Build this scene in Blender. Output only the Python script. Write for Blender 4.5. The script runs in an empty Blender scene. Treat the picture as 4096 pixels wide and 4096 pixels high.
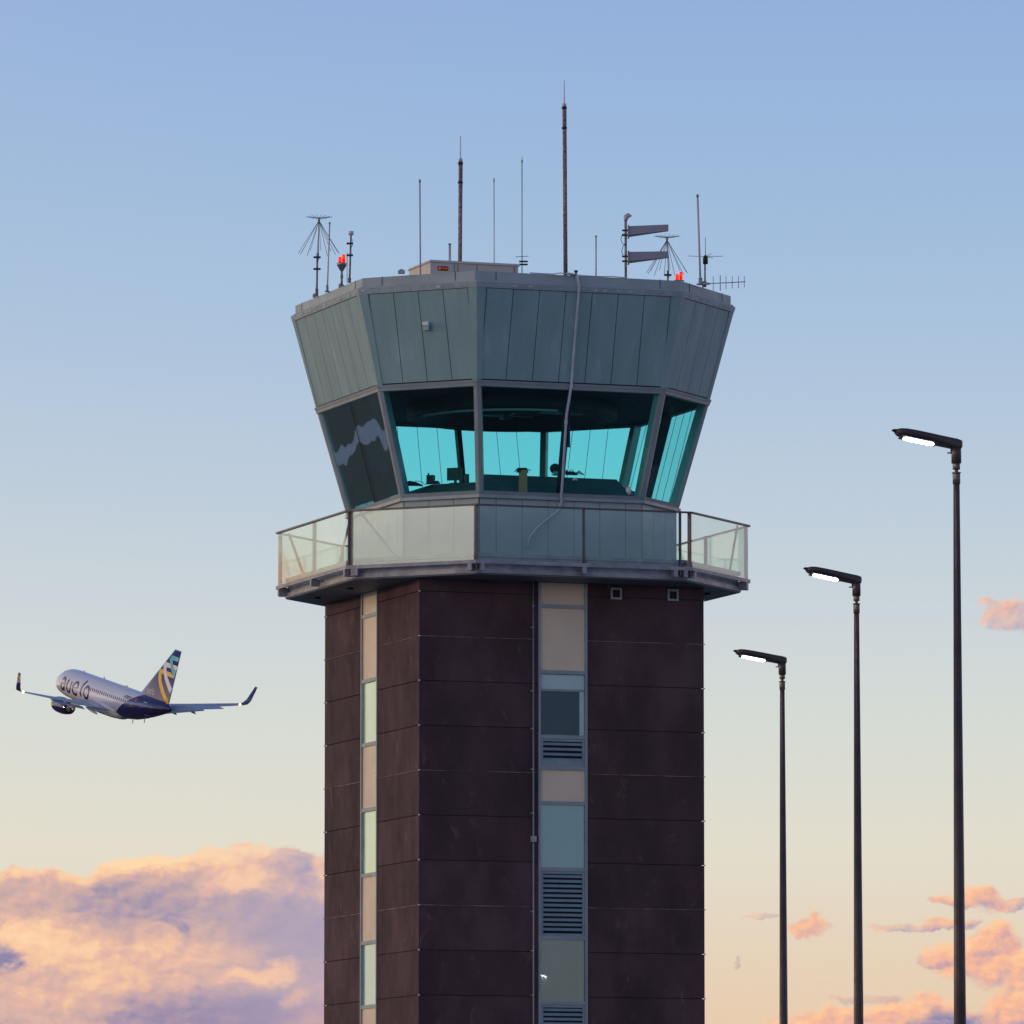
import bpy, bmesh, math, random
from mathutils import Vector, Matrix
random.seed(7)
C = bpy.context.scene.collection
S = bpy.context.scene
R = math.radians
PI = math.pi
CAMZ = 1.7
FOC = 28868.0                 # focal length in pixels of the 4096 px photograph
PITCH = R(6.053)

# ------------------------------------------------------------------ camera
cd = bpy.data.cameras.new('camera'); cam = bpy.data.objects.new('camera', cd); C.objects.link(cam)
cd.sensor_width = 36.0; cd.sensor_fit = 'HORIZONTAL'; cd.lens = 36.0*FOC/4096.0
cd.clip_start = 1.0; cd.clip_end = 60000.0
cam.location = (0, 0, CAMZ); cam.rotation_euler = (PI/2+PITCH, 0, 0)
S.camera = cam
S.render.resolution_x = 1024; S.render.resolution_y = 1024
S.view_settings.view_transform = 'Standard'; S.view_settings.look = 'None'
S.view_settings.exposure = 0.0; S.view_settings.gamma = 1.0; S.view_settings.use_curve_mapping = False
S.render.engine = 'CYCLES'
S.cycles.transparent_max_bounces = 32; S.cycles.max_bounces = 8

# ------------------------------------------------------------------ node expressions
class X:
    """arithmetic on sockets of one node tree"""
    T = None
    def __init__(s, v): s.v = v
    @staticmethod
    def m(op, *a, clamp=False):
        n = X.T.nodes.new('ShaderNodeMath'); n.operation = op; n.use_clamp = clamp
        for i, q in enumerate(a):
            q = q.v if isinstance(q, X) else q
            if isinstance(q, (int, float)): n.inputs[i].default_value = q
            else: X.T.links.new(q, n.inputs[i])
        return X(n.outputs[0])
    def __add__(a, b): return X.m('ADD', a, b)
    __radd__ = __add__
    def __sub__(a, b): return X.m('SUBTRACT', a, b)
    def __rsub__(a, b): return X.m('SUBTRACT', b, a)
    def __mul__(a, b): return X.m('MULTIPLY', a, b)
    __rmul__ = __mul__
    def __truediv__(a, b): return X.m('DIVIDE', a, b)
def step(x, lo, hi, a=0.0, b=1.0, smooth=True):
    n = X.T.nodes.new('ShaderNodeMapRange'); n.interpolation_type = 'SMOOTHSTEP' if smooth else 'LINEAR'
    n.clamp = True
    X.T.links.new(x.v, n.inputs[0])
    for i, q in zip((1, 2, 3, 4), (lo, hi, a, b)): n.inputs[i].default_value = q
    return X(n.outputs[0])
def mixc(f, a, b, mode='MIX'):
    n = X.T.nodes.new('ShaderNodeMix'); n.data_type = 'RGBA'; n.blend_type = mode; n.clamp_factor = True
    for i, q in ((0, f), (6, a), (7, b)):
        q = q.v if isinstance(q, X) else q
        if isinstance(q, (int, float)): n.inputs[i].default_value = q
        elif isinstance(q, (tuple, list)): n.inputs[i].default_value = (q[0], q[1], q[2], 1)
        else: X.T.links.new(q, n.inputs[i])
    return X(n.outputs[2])
def comb(x, y, z=0.0):
    n = X.T.nodes.new('ShaderNodeCombineXYZ')
    for i, q in enumerate((x, y, z)):
        if isinstance(q, X): X.T.links.new(q.v, n.inputs[i])
        else: n.inputs[i].default_value = q
    return X(n.outputs[0])
def noise(vec, scale, detail=4, rough=0.5, dist=0.0, dim='3D'):
    n = X.T.nodes.new('ShaderNodeTexNoise'); n.noise_dimensions = dim
    n.inputs['Scale'].default_value = scale; n.inputs['Detail'].default_value = detail
    n.inputs['Roughness'].default_value = rough; n.inputs['Distortion'].default_value = dist
    if vec is not None: X.T.links.new(vec.v, n.inputs['Vector'])
    return X(n.outputs[0])
def ramp(x, pts, interp='LINEAR'):
    n = X.T.nodes.new('ShaderNodeValToRGB'); n.color_ramp.interpolation = interp
    e = n.color_ramp.elements
    while len(e) < len(pts): e.new(0.5)
    for el, (p, c) in zip(e, pts): el.position = p; el.color = (c[0], c[1], c[2], 1)
    X.T.links.new(x.v, n.inputs[0])
    return X(n.outputs[0])
def lin(r, g, b):
    f = lambda c: (c/255/12.92) if c/255 <= 0.04045 else ((c/255+0.055)/1.055)**2.4
    return (f(r), f(g), f(b))

# ------------------------------------------------------------------ sky
SUN_AZ = R(-82)      # measured from north (+Y, the way the camera looks) ; negative = to the left
SUN_EL = R(4.0)
W = bpy.data.worlds.new("World"); S.world = W; W.use_nodes = True
X.T = W.node_tree; W.node_tree.nodes.clear()
tc = W.node_tree.nodes.new('ShaderNodeTexCoord')
sp = W.node_tree.nodes.new('ShaderNodeSeparateXYZ'); W.node_tree.links.new(tc.outputs['Generated'], sp.inputs[0])
dx, dy, dz = X(sp.outputs[0]), X(sp.outputs[1]), X(sp.outputs[2])
az = X.m('ARCTAN2', dx, dy); el = X.m('ARCSINE', dz)
azd = az*(180/PI); eld = el*(180/PI)
# twilight band, degrees of elevation 0..90 -> colour
sky = ramp(X.m('POWER', X.m('MAXIMUM', eld/90.0, 0.0), 0.5, clamp=True), [
    (math.sqrt(0.0/90), lin(226, 190, 160)), (math.sqrt(1.9/90), lin(232, 204, 173)),
    (math.sqrt(2.6/90), lin(230, 211, 187)), (math.sqrt(3.4/90), lin(226, 221, 205)),
    (math.sqrt(4.3/90), lin(215, 219, 212)), (math.sqrt(5.1/90), lin(205, 214, 217)),
    (math.sqrt(6.4/90), lin(186, 203, 220)), (math.sqrt(7.6/90), lin(169, 194, 221)),
    (math.sqrt(8.9/90), lin(156, 185, 220)), (math.sqrt(10.2/90), lin(147, 176, 220)),
    (math.sqrt(25/90), lin(110, 145, 200)), (1.0, lin(92, 128, 190))])
# brighter, warmer towards the setting sun
dsun = X.m('COSINE', az - SUN_AZ)
glow = step(dsun, 0.1, 1.0)*step(eld, 40, 0)
sky = mixc(glow*0.85, sky, (1.15, 0.93, 0.66))
back = step(X.m('COSINE', az-R(150)), 0.0, 1.0)
sky = mixc(back*0.5, sky, mixc(1.0, sky, (0.45, 0.55, 0.72), 'MULTIPLY'))
g2 = step(X.m('COSINE', az-R(-125)), .55, 1.0)*step(eld, 34, 4)  # added glow out of view, brightening the gallery glass and left faces
sky = mixc(g2*0.9, sky, (1.5, 1.38, 1.24))
nis = W.node_tree.nodes.new('ShaderNodeTexSky'); nis.sky_type = 'NISHITA'; nis.sun_disc = False
nis.sun_elevation = SUN_EL; nis.sun_rotation = SUN_AZ; nis.altitude = 60; nis.dust_density = 1.4
hi = mixc(1.0, X(nis.outputs[0]), (0.10, 0.10, 0.10), 'MULTIPLY')
sky = mixc(step(eld, 12, 50)*0.6, sky, hi)
# clouds: directions of the sky, in cloud-field units of 1/13616 rad (azimuth U, elevation V downwards)
U = az*13616.0 + 966.0
V = 966.0 - (el - PITCH)*13616.0
wn = noise(comb(U*0.011, V*0.016), 1.0, 4, 0.58, dim='2D')
wn2 = noise(comb(U*0.011+31.3, V*0.016+7.7), 1.0, 4, 0.58, dim='2D')
fineA = noise(comb(U*0.022, V*0.034), 1.0, 5, 0.60, dim='2D')
Ud = U + (wn-0.5)*120.0; Vd = V + (wn2-0.5)*66.0
def billow(ox, oy, sc=1.0, det=3.0):
    """cauliflower height field of cloud tops"""
    n = X.T.nodes.new('ShaderNodeTexVoronoi'); n.feature = 'SMOOTH_F1'; n.normalize = True; n.voronoi_dimensions = '2D'
    n.inputs['Scale'].default_value = 1.0; n.inputs['Detail'].default_value = det; n.inputs['Roughness'].default_value = 0.50
    n.inputs['Lacunarity'].default_value = 2.1; n.inputs['Smoothness'].default_value = 0.9
    wx = U + (wn-0.5)*46.0 + ox; wy = V + (wn2-0.5)*34.0 + oy
    X.T.links.new(comb(wx*(0.017*sc), wy*(0.027*sc), 0.7).v, n.inputs['Vector'])
    return 1.0 - X(n.outputs['Distance'])
B0 = billow(0, 0)
relief = (B0 - billow(-11, -9))*1.0        # lit from the upper left
relief2 = (billow(0, 0, .42, 1.0) - billow(-24, -20, .42, 1.0))*1.0
big = noise(comb(U*0.0060+4, V*0.011), 1.0, 5, 0.58, 0.4, dim='2D')
def mixv(a, b, f): return b if f >= 1 else (a if f <= 0 else a*(1-f)+b*f)
def blob(x, y, rx, ry, rag=0.0, soft=(1.35, 0.35), warp=1.0):
    a = (mixv(U, Ud, warp) - x)/rx; b = (mixv(V, Vd, warp) - y)/ry
    d = X.m('SQRT', a*a+b*b)
    if rag: d = d + (fineA-0.5)*rag
    return step(d, soft[0], soft[1])
# left bank: top outline as a curve of azimuth
cv = W.node_tree.nodes.new('ShaderNodeFloatCurve')
pts = [(-500, 1700), (-150, 1655), (0, 1640), (70, 1630), (120, 1640), (165, 1650), (190, 1626), (260, 1614), (340, 1606), (420, 1592), (500, 1588), (560, 1600), (612, 1604), (720, 1640), (860, 1720), (1000, 1830), (1200, 2000), (1500, 2400)]
c0 = cv.mapping.curves[0]
while len(c0.points) < len(pts): c0.points.new(0.5, 0.5)
for q, (a, b) in zip(c0.points, pts): q.location = ((a+500)/2000.0, (b-1500)/1000.0); q.handle_type = 'AUTO'
cv.mapping.update()
W.node_tree.links.new(((U+500.0)/2000.0).v, cv.inputs[1])
top = X(cv.outputs[0])*1000.0+1500.0
depth = V - top + (fineA-0.5)*34.0 - (B0-0.62)*34.0
bank = step(depth, -5, 8)*step(az, 0.09, 0.04)
calm = step(U + (wn-.5)*80, 300, 520)*step(depth, 70, 130)
L = 0.44 - calm*.06 + ((big-0.5)*0.36 + relief*0.75 + relief2*0.50 + (fineA-.5)*.12)*(1.0-calm*.72)
L = L + step(depth, 46, 2)*step(U, 600, 470)*0.44
for (x, y, rx, ry, k) in [(300, 1622, 130, 22, .22), (455, 1610, 90, 26, .18), (470, 1662, 80, 28, .34), (604, 1634, 34, 26, .38), (560, 1640, 70, 26, -.16), (300, 1712, 180, 44, -.12), (225, 1692, 95, 24, -.16),
        (95, 1785, 135, 52, .36), (60, 1758, 60, 28, .14), (380, 1790, 150, 28, .20), (180, 1855, 260, 66, .16), (322, 1746, 30, 15, -.24), (3, 1812, 26, 32, -.55), (90, 1836, 46, 14, -.16),
        (505, 1837, 72, 18, .42), (425, 1836, 46, 18, .16), (400, 1905, 220, 44, -.26), (562, 1882, 40, 16, .22), (600, 1925, 95, 44, .12), (560, 1760, 110, 90, -.14)]:
    L = L + blob(x, y, rx, ry, .5)*k
bc = ramp(L, [(0.0, lin(142, 132, 168)), (.20, lin(172, 153, 172)), (.40, lin(203, 170, 167)), (.60, lin(226, 182, 166)), (.78, lin(248, 200, 163)), (1.0, lin(255, 217, 172))])
bc = mixc(step(U, 260, 600)*0.55, bc, mixc(step(L, .2, .8), lin(172, 164, 192), lin(236, 194, 176)))
bc = mixc(step(V, 1640, 1560)*0.5, bc, lin(250, 218, 190))
bc = mixc(step(V, 1840, 1960)*step(U, 40, 360)*0.55, bc, mixc(step(L, .1, .8), lin(138, 124, 164), lin(196, 158, 172)))
sky = mixc(bank*0.97, sky, bc)
# small clouds to the right
def rag(x, y, rx, ry, dl=0.0, f=1.0, r=.9):
    global sky
    a = (mixv(U, Ud, .7) - x)/rx; b = (mixv(V, Vd, .7) - y)/ry
    d = X.m('SQRT', a*a+b*b) + (fineA-0.5)*r - (B0-0.62)*.8
    mk = step(d, 1.14, .62)
    Lr = .62 + dl + relief*1.6 + (fineA-.5)*.30 - a*0.12 - b*0.18
    col = ramp(Lr, [(0.0, lin(132, 136, 174)), (.30, lin(190, 160, 174)), (.52, lin(226, 176, 164)), (.76, lin(249, 188, 154)), (1.0, lin(255, 203, 160))])
    sky = mixc(mk*f, sky, col)
rag(1925, 1162, 75, 30, -.10, .62, .8)
rag(1880, 1148, 36, 14, -.08, .5, 1.1)
rag(1520, 1752, 40, 17, .05, .9, .8)
rag(1532, 1738, 12, 16, .1, .8, .6)
rag(1440, 1733, 34, 6, -.2, .45, 1.4)
rag(1800, 1701, 38, 12, -.02, .9)
rag(1848, 1694, 38, 22, .06, .95)
rag(1920, 1706, 54, 11, -.18, .7, 1.3)
rag(1690, 1752, 70, 7, -.18, .55, 1.6)
rag(1785, 1745, 48, 12, -.02, .8, 1.2)
rag(1850, 1812, 96, 44, .08, 1.0, .5)
rag(1880, 1772, 50, 34, .12, 1.0, .5)
rag(1950, 1835, 60, 52, -.06, .9, .7)
rag(1765, 1812, 40, 15, -.10, .75, 1.1)
rag(1640, 1885, 70, 9, -.22, .5, 1.6)
rag(1555, 1937, 115, 36, .10, 1.0, .6)
rag(1730, 1920, 110, 40, .12, 1.0, .6)
rag(1930, 1910, 95, 52, .02, 1.0, .6)
rag(1790, 1962, 92, 56, -.66, 1.0, .25)
rag(1393, 1812, 8, 10, -.55, .5, 1.6)
rag(-7900, 1105, 62, 60, .15, 1.0, .5)      # unseen orange cloud added far left to tint the gallery glass by reflection
g3 = step(X.m('COSINE', az-R(70)), .6, 1.0)*step(eld, 30, 0)  # added pink glow out of view, lightening the right facets
sky = mixc(g3*.6, sky, (.95, .74, .74))
sky = mixc(step(eld, 0.0, -1.5), sky, (0.05, 0.055, 0.05))
bg = W.node_tree.nodes.new('ShaderNodeBackground'); out = W.node_tree.nodes.new('ShaderNodeOutputWorld')
W.node_tree.links.new(sky.v, bg.inputs[0]); bg.inputs[1].default_value = 1.0
W.node_tree.links.new(bg.outputs[0], out.inputs[0])

# ------------------------------------------------------------------ sun
sl = bpy.data.lights.new('sun', 'SUN'); sun = bpy.data.objects.new('sun', sl); C.objects.link(sun)
sl.energy = 0.5; sl.angle = R(1.5); sl.color = (1.0, 0.70, 0.44)
sdir = Vector((math.sin(SUN_AZ)*math.cos(SUN_EL), math.cos(SUN_AZ)*math.cos(SUN_EL), math.sin(SUN_EL)))
sun.rotation_euler = (-sdir).to_track_quat('-Z', 'Y').to_euler(); sun.location = (-60, 100, 60)

# ------------------------------------------------------------------ materials
def newmat(name):
    m = bpy.data.materials.new(name); m.use_nodes = True; X.T = m.node_tree; m.node_tree.nodes.clear()
    o = m.node_tree.nodes.new('ShaderNodeOutputMaterial')
    return m, o
def prin(name, base, rough=.5, metal=0.0, var=0.12, vscale=1.5, bump=0.0, bscale=20, stain=None, spec=.5, coat=0.0, island=0.0, stretch=(1, 1, 1)):
    m, o = newmat(name); t = m.node_tree
    p = t.nodes.new('ShaderNodeBsdfPrincipled'); t.links.new(p.outputs[0], o.inputs[0])
    p.inputs['Roughness'].default_value = rough; p.inputs['Metallic'].default_value = metal
    p.inputs['Specular IOR Level'].default_value = spec; p.inputs['Coat Weight'].default_value = coat
    tcn = t.nodes.new('ShaderNodeTexCoord'); mp = t.nodes.new('ShaderNodeMapping'); mp.inputs['Scale'].default_value = stretch
    t.links.new(tcn.outputs['Object'], mp.inputs[0]); vec = X(mp.outputs[0])
    n1 = noise(vec, vscale, 6, .6)
    f = n1*2.0 - 1.0
    col = mixc(step(n1, .3, .7), tuple(c*(1-var) for c in base), tuple(min(1, c*(1+var)) for c in base))
    if island:
        g = t.nodes.new('ShaderNodeNewGeometry')
        rnd = X(g.outputs['Random Per Island'])
        col = mixc(rnd*island, col, tuple(c*.62 for c in base))
    if stain:
        n2 = noise(vec, stain[1], 5, .7, .5)
        col = mixc(step(n2, stain[2], stain[2]+.12)*stain[3], col, stain[0])
    t.links.new(col.v, p.inputs['Base Color'])
    rr = step(noise(vec, vscale*3, 4, .6), .3, .7, max(0, rough-.08), min(1, rough+.08)); t.links.new(rr.v, p.inputs['Roughness'])
    if bump:
        b = t.nodes.new('ShaderNodeBump'); b.inputs['Strength'].default_value = bump; b.inputs['Distance'].default_value = .02
        t.links.new(noise(vec, bscale, 4, .5).v, b.inputs['Height']); t.links.new(b.outputs[0], p.inputs['Normal'])
    return m
def emit(name, col, strength):
    m, o = newmat(name); e = m.node_tree.nodes.new('ShaderNodeEmission')
    e.inputs[0].default_value = (*col, 1); e.inputs[1].default_value = strength
    m.node_tree.links.new(e.outputs[0], o.inputs[0]); return m
def glass(name, tint, refl=1.0, rough=.01, film=0.0, filmcol=(.8, .9, .85), wav=0.0, ior=1.5, wscale=1.2):
    m, o = newmat(name); t = m.node_tree
    tr = t.nodes.new('ShaderNodeBsdfTransparent'); tr.inputs[0].default_value = (*tint, 1)
    gl = t.nodes.new('ShaderNodeBsdfGlossy'); gl.inputs['Roughness'].default_value = rough; gl.inputs[0].default_value = (1, 1, 1, 1)
    ge_ = t.nodes.new('ShaderNodeNewGeometry'); vd = t.nodes.new('ShaderNodeVectorMath'); vd.operation = 'DOT_PRODUCT'
    t.links.new(ge_.outputs['Normal'], vd.inputs[0]); t.links.new(ge_.outputs['Incoming'], vd.inputs[1])
    r0 = ((ior-1)/(ior+1))**2
    fres = X.m('POWER', 1.0 - X.m('ABSOLUTE', X(vd.outputs['Value'])), 5.0)*(1-r0) + r0
    tcn = t.nodes.new('ShaderNodeTexCoord')
    if wav:
        b = t.nodes.new('ShaderNodeBump'); b.inputs['Strength'].default_value = wav; b.inputs['Distance'].default_value = .05
        t.links.new(noise(X(tcn.outputs['Object']), wscale, 2, .4).v, b.inputs['Height'])
        t.links.new(b.outputs[0], gl.inputs['Normal'])
    mx = t.nodes.new('ShaderNodeMixShader')
    t.links.new(X.m('MULTIPLY', fres, refl, clamp=True).v, mx.inputs[0])
    src = tr
    if film:
        df = t.nodes.new('ShaderNodeBsdfDiffuse'); df.inputs[0].default_value = (*filmcol, 1)
        tl = t.nodes.new('ShaderNodeBsdfTranslucent'); tl.inputs[0].default_value = (*filmcol, 1)
        m1 = t.nodes.new('ShaderNodeMixShader'); m1.inputs[0].default_value = .5
        t.links.new(df.outputs[0], m1.inputs[1]); t.links.new(tl.outputs[0], m1.inputs[2])
        m2 = t.nodes.new('ShaderNodeMixShader')
        ff = step(noise(X(tcn.outputs['Object']), 1.4, 5, .6), .3, .75, film*.75, film*1.3)
        t.links.new(ff.v, m2.inputs[0])
        t.links.new(tr.outputs[0], m2.inputs[1]); t.links.new(m1.outputs[0], m2.inputs[2]); src = m2
    t.links.new(src.outputs[0], mx.inputs[1]); t.links.new(gl.outputs[0], mx.inputs[2])
    t.links.new(mx.outputs[0], o.inputs[0]); return m

M = dict(
    clad=prin('cladding_metal', (.28, .405, .42), .42, .0, .10, .8, .04, 2, island=.12, stain=((.44, .50, .50), 1.6, .58, .5), stretch=(2.6, 2.6, .35)),
    flash=prin('flashing_metal', (.38, .43, .45), .45, .1, .15, 2.5, 0, 20, stain=((.5, .48, .46), 9, .62, .7)),
    parapet=prin('parapet_metal', (.38, .42, .44), .5, .0, .1, 1.2, .02, 4, stain=((.42, .42, .41), 3.5, .60, .6)),
    seam=prin('seam_shadow_gap', (.05, .065, .075), .9),
    frame=prin('window_frame_metal', (.32, .35, .37), .4, .2, .08, 2),
    wallg=prin('cab_wall_metal', (.42, .46, .47), .45, 0, .08, 1, .02, 4, island=.15),
    deck=prin('deck_steel', (.33, .30, .34), .45, .3, .25, 3, .05, 8, stain=((.35, .34, .36), 4, .6, .5)),
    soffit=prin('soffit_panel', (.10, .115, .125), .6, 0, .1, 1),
    rail=prin('rail_metal', (.12, .09, .10), .35, .4, .15, 3),
    brown=prin('rust_brown_panel', (.108, .060, .066), .68, .0, .30, .9, .05, 5, island=.55, stain=((.19, .12, .09), 2.2, .58, .60), spec=.10, stretch=(1.3, 1.3, .7)),
    copper=prin('copper_joint_edge', (.30, .185, .14), .6, .0, .6, 2.5),
    tan=prin('tan_spandrel', (.86, .65, .47), .35, 0, .05, 1.0, spec=.4),
    louv=prin('louver_metal', (.26, .33, .37), .45, .1, .1, 3),
    dark=prin('dark_void', (.012, .013, .016), .9),
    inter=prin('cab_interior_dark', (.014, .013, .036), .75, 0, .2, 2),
    console=prin('console_grey', (.11, .13, .14), .6, 0, .15, 2),
    black=prin('black_plastic', (.02, .02, .024), .5),
    wood=prin('plywood', (.90, .25, .12), .7, 0, .2, 14, stretch=(6, 6, 1)),
    white=prin('white_plastic', (.72, .72, .70), .4, 0, .05, 3),
    grey=prin('galvanised_steel', (.40, .37, .39), .45, .3, .18, 9),
    fibre=prin('fibreglass_tube', (.66, .53, .58), .5, 0, .1, 6),
    mastd=prin('mast_steel', (.30, .23, .22), .5, .1, .7, 26, stretch=(1, 1, .7)),
    ptan=prin('beige_unit_paint', (.70, .60, .55), .5, 0, .06, 2),
    conc=prin('conduit_grey', (.55, .54, .60), .5, 0, .15, 6),
    pole=prin('bronze_pole_paint', (.075, .046, .046), .42, .1, .2, 4),
    polel=prin('bronze_collar_paint', (.20, .135, .10), .4, .2, .2, 6),
    led=emit('led_panel', (1.0, .93, .95), 22.0),
    ledrim=emit('led_rim', (.55, .42, 1.0), 2.2),
    red=emit('red_beacon_glow', (1.0, .008, .006), 1.25),
    redhot=emit('beacon_filament', (1.0, .13, .01), 1.2),
    pwhite=prin('aircraft_white', (.85, .80, .88), .16, 0, .03, .5, spec=.6, coat=.5),
    navy=prin('aircraft_navy', (.030, .014, .13), .12, 0, .05, .5, coat=.8),
    pgrey=prin('aircraft_grey', (.46, .47, .56), .35, 0, .06, .6),
    yellow=prin('livery_yellow', (1.0, .52, .01), .25, 0, .03, 1),
    teal=prin('livery_teal', (.01, .46, .60), .25, 0, .03, 1),
    pw2=prin('livery_white', (.85, .80, .88), .25, 0, .03, 1),
    metal=prin('polished_metal', (.45, .40, .36), .22, .9, .2, 3),
    flaplight=emit('navigation_light', (1.0, .72, .42), 7.0),
    orange=emit('badge_orange_glow', (.9, .12, .03), .5),  # badge colour glows by itself though it is no lamp
)
M['cabglass'] = glass('teal_cab_glass', (.705, 1.0, .985), .55, .015, wav=.5, wscale=.55)
M['railglass'] = glass('brightened_balustrade_glass', (.88, .95, .91), 1.0, .03, film=.055, filmcol=(.84, .95, .88), wav=.02, ior=2.1)  # same glass as the front, with haze and mirroring raised to imitate brighter reflections
M['cabside'] = glass('mirrored_side_glass', (.55, .85, .92), 2.4, .01, wav=.16, wscale=.55)
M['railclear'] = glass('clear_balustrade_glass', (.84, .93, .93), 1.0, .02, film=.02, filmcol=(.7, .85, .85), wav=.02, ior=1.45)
M['strip'] = glass('strip_window_glass', (.66, .86, .92), 1.0, .02, film=.04, filmcol=(.55, .78, .84), wav=.04, ior=1.9)
M['stripl'] = glass('bright_strip_glass', (.93, 1.0, .95), 1.2, .02, wav=.10, ior=1.8)  # lighter copy for the left face, standing in for stronger sky reflection
M['stripd'] = glass('clear_strip_glass', (.80, .91, .95), .6, .02, wav=.10)

# livery of the fuselage: white nose, navy tail, split on a slant
def fus_mat():
    m, o = newmat('fuselage_livery'); t = m.node_tree
    p = t.nodes.new('ShaderNodeBsdfPrincipled'); t.links.new(p.outputs[0], o.inputs[0])
    g = t.nodes.new('ShaderNodeTexCoord'); s = t.nodes.new('ShaderNodeSeparateXYZ'); t.links.new(g.outputs['Object'], s.inputs[0])
    a = X(s.outputs[0])*-1.0; h = X(s.outputs[2])
    line = a - (h*1.6 + 21.3 + h*h*0.33 + (h+1.8)*(1.9-h)*0.28)
    col = mixc(step(line, -.02, .02), (.86, .80, .90), (.030, .014, .13))
    t.links.new(col.v, p.inputs['Base Color']); p.inputs['Roughness'].default_value = .17
    p.inputs['Coat Weight'].default_value = .6
    return m
M['fus'] = fus_mat()

# ------------------------------------------------------------------ mesh builder
class MB:
    def __init__(s): s.v = []; s.f = []; s.mi = []; s.sm = []
    def add(s, vs, fs, mi=0, smooth=False):
        o = len(s.v); s.v += [tuple(v) for v in vs]
        for f in fs: s.f.append(tuple(i+o for i in f)); s.mi.append(mi); s.sm.append(smooth)
        return s
    def hexa(s, b, t, mi=0):
        """prism between two equal loops (b bottom, t top)"""
        n = len(b)
        return s.add(list(b)+list(t), [tuple(range(n))[::-1], tuple(range(n, 2*n))]+[(i, (i+1) % n, n+(i+1) % n, n+i) for i in range(n)], mi)
    def box(s, c, d, mi=0, rz=0, m=None):
        x, y, z = (q/2 for q in d)
        vs = [Vector(p) for p in ((-x, -y, -z), (x, -y, -z), (x, y, -z), (-x, y, -z), (-x, -y, z), (x, -y, z), (x, y, z), (-x, y, z))]
        mt = m or (Matrix.Translation(Vector(c)) @ Matrix.Rotation(rz, 4, 'Z'))
        vs = [mt @ v for v in vs]
        return s.hexa(vs[:4], vs[4:], mi)
    def tube(s, pts, r, n=10, mi=0, cap=True, smooth=True):
        pts = [Vector(p) for p in pts]; rs = r if isinstance(r, (list, tuple)) else [r]*len(pts)
        vs = []; prev = None
        for i, p in enumerate(pts):
            d = (pts[min(i+1, len(pts)-1)]-pts[max(i-1, 0)])
            if d.length < 1e-9: d = Vector((0, 0, 1))
            d.normalize()
            u = prev - d*prev.dot(d) if prev else (Vector((1, 0, 0)) if abs(d.x) < .9 else Vector((0, 1, 0)))
            u = (u - d*u.dot(d)).normalized(); w = d.cross(u); prev = u
            for k in range(n):
                a = 2*PI*k/n; vs.append(p+(u*math.cos(a)+w*math.sin(a))*rs[i])
        fs = [(i*n+k, i*n+(k+1) % n, (i+1)*n+(k+1) % n, (i+1)*n+k) for i in range(len(pts)-1) for k in range(n)]
        o = len(s.v); s.add(vs, fs, mi, smooth)
        if cap:
            s.f += [tuple(o+k for k in range(n))[::-1], tuple(o+(len(pts)-1)*n+k for k in range(n))]; s.mi += [mi, mi]; s.sm += [False, False]
        return s
    def build(s, name, mat, parent=None, loc=None):
        me = bpy.data.meshes.new(name); me.from_pydata(s.v, [], s.f); me.update()
        for m_ in (mat if isinstance(mat, (list, tuple)) else [mat]): me.materials.append(M[m_] if isinstance(m_, str) else m_)
        for p, i, q in zip(me.polygons, s.mi, s.sm): p.material_index = i; p.use_smooth = q
        bm = bmesh.new(); bm.from_mesh(me); bmesh.ops.recalc_face_normals(bm, faces=bm.faces); bm.to_mesh(me); bm.free()
        o = bpy.data.objects.new(name, me); C.objects.link(o)
        if parent: o.parent = parent
        if loc: o.location = loc
        return o
def tag(o, label, cat, group=None):
    o['label'] = label; o['category'] = cat
    if group: o['group'] = group
    return o
def empty(name, loc=(0, 0, 0), rz=0, parent=None):
    e = bpy.data.objects.new(name, None); C.objects.link(e); e.location = loc; e.rotation_euler = (0, 0, rz)
    e.empty_display_size = .3
    if parent: e.parent = parent
    return e
def thing(name, label, cat, loc=(0, 0, 0), rz=0, group=None):
    return tag(empty(name, loc, rz), label, cat, group)
def copy_tree(o, parent=None):
    c = o.copy(); C.objects.link(c)
    if parent: c.parent = parent
    for ch in o.children: copy_tree(ch, c)
    return c
def at(u, v, Y):
    """world point seen at photo pixel (u,v) (4096 frame), at distance Y"""
    a = (u-2048)/FOC; b = (2048-v)/FOC
    d = Vector((a, math.cos(PITCH)-b*math.sin(PITCH), math.sin(PITCH)+b*math.cos(PITCH)))
    d *= Y/d.y
    return Vector((d.x, Y, d.z+CAMZ))
def atz(u, v, z):
    p = at(u, v, 100.0); d = p-Vector((0, 0, CAMZ)); k = (z-CAMZ)/d.z
    return Vector((d.x*k, d.y*k, z))

# ------------------------------------------------------------------ ground
g = MB(); n = 24; 
for i in range(n):
    for j in range(n):
        a, b = -6000+12000*i/n, -6000+12000*j/n
        g.add([(a, b, 0), (a+500, b, 0), (a+500, b+500, 0), (a, b+500, 0)], [(0, 1, 2, 3)])
gm = prin('airfield_grass', (.055, .07, .035), .9, 0, .35, .01, stain=((.09, .085, .06), .004, .55, .6))
o = g.build('ground', gm); o['kind'] = 'structure'; o['label'] = 'flat grass airfield around the tower'
r_ = MB(); r_.add([(-300, -300, .004), (260, -300, .004), (260, 260, .004), (-300, 260, .004)], [(0, 1, 2, 3)])  # out-of-view apron, added as pale fill below the tower
o = r_.build('apron', prin('concrete', (.30, .29, .28), .85, 0, .25, .3)); o['kind'] = 'structure'; o['label'] = 'unseen pale concrete apron added to bounce light onto the tower'

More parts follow.
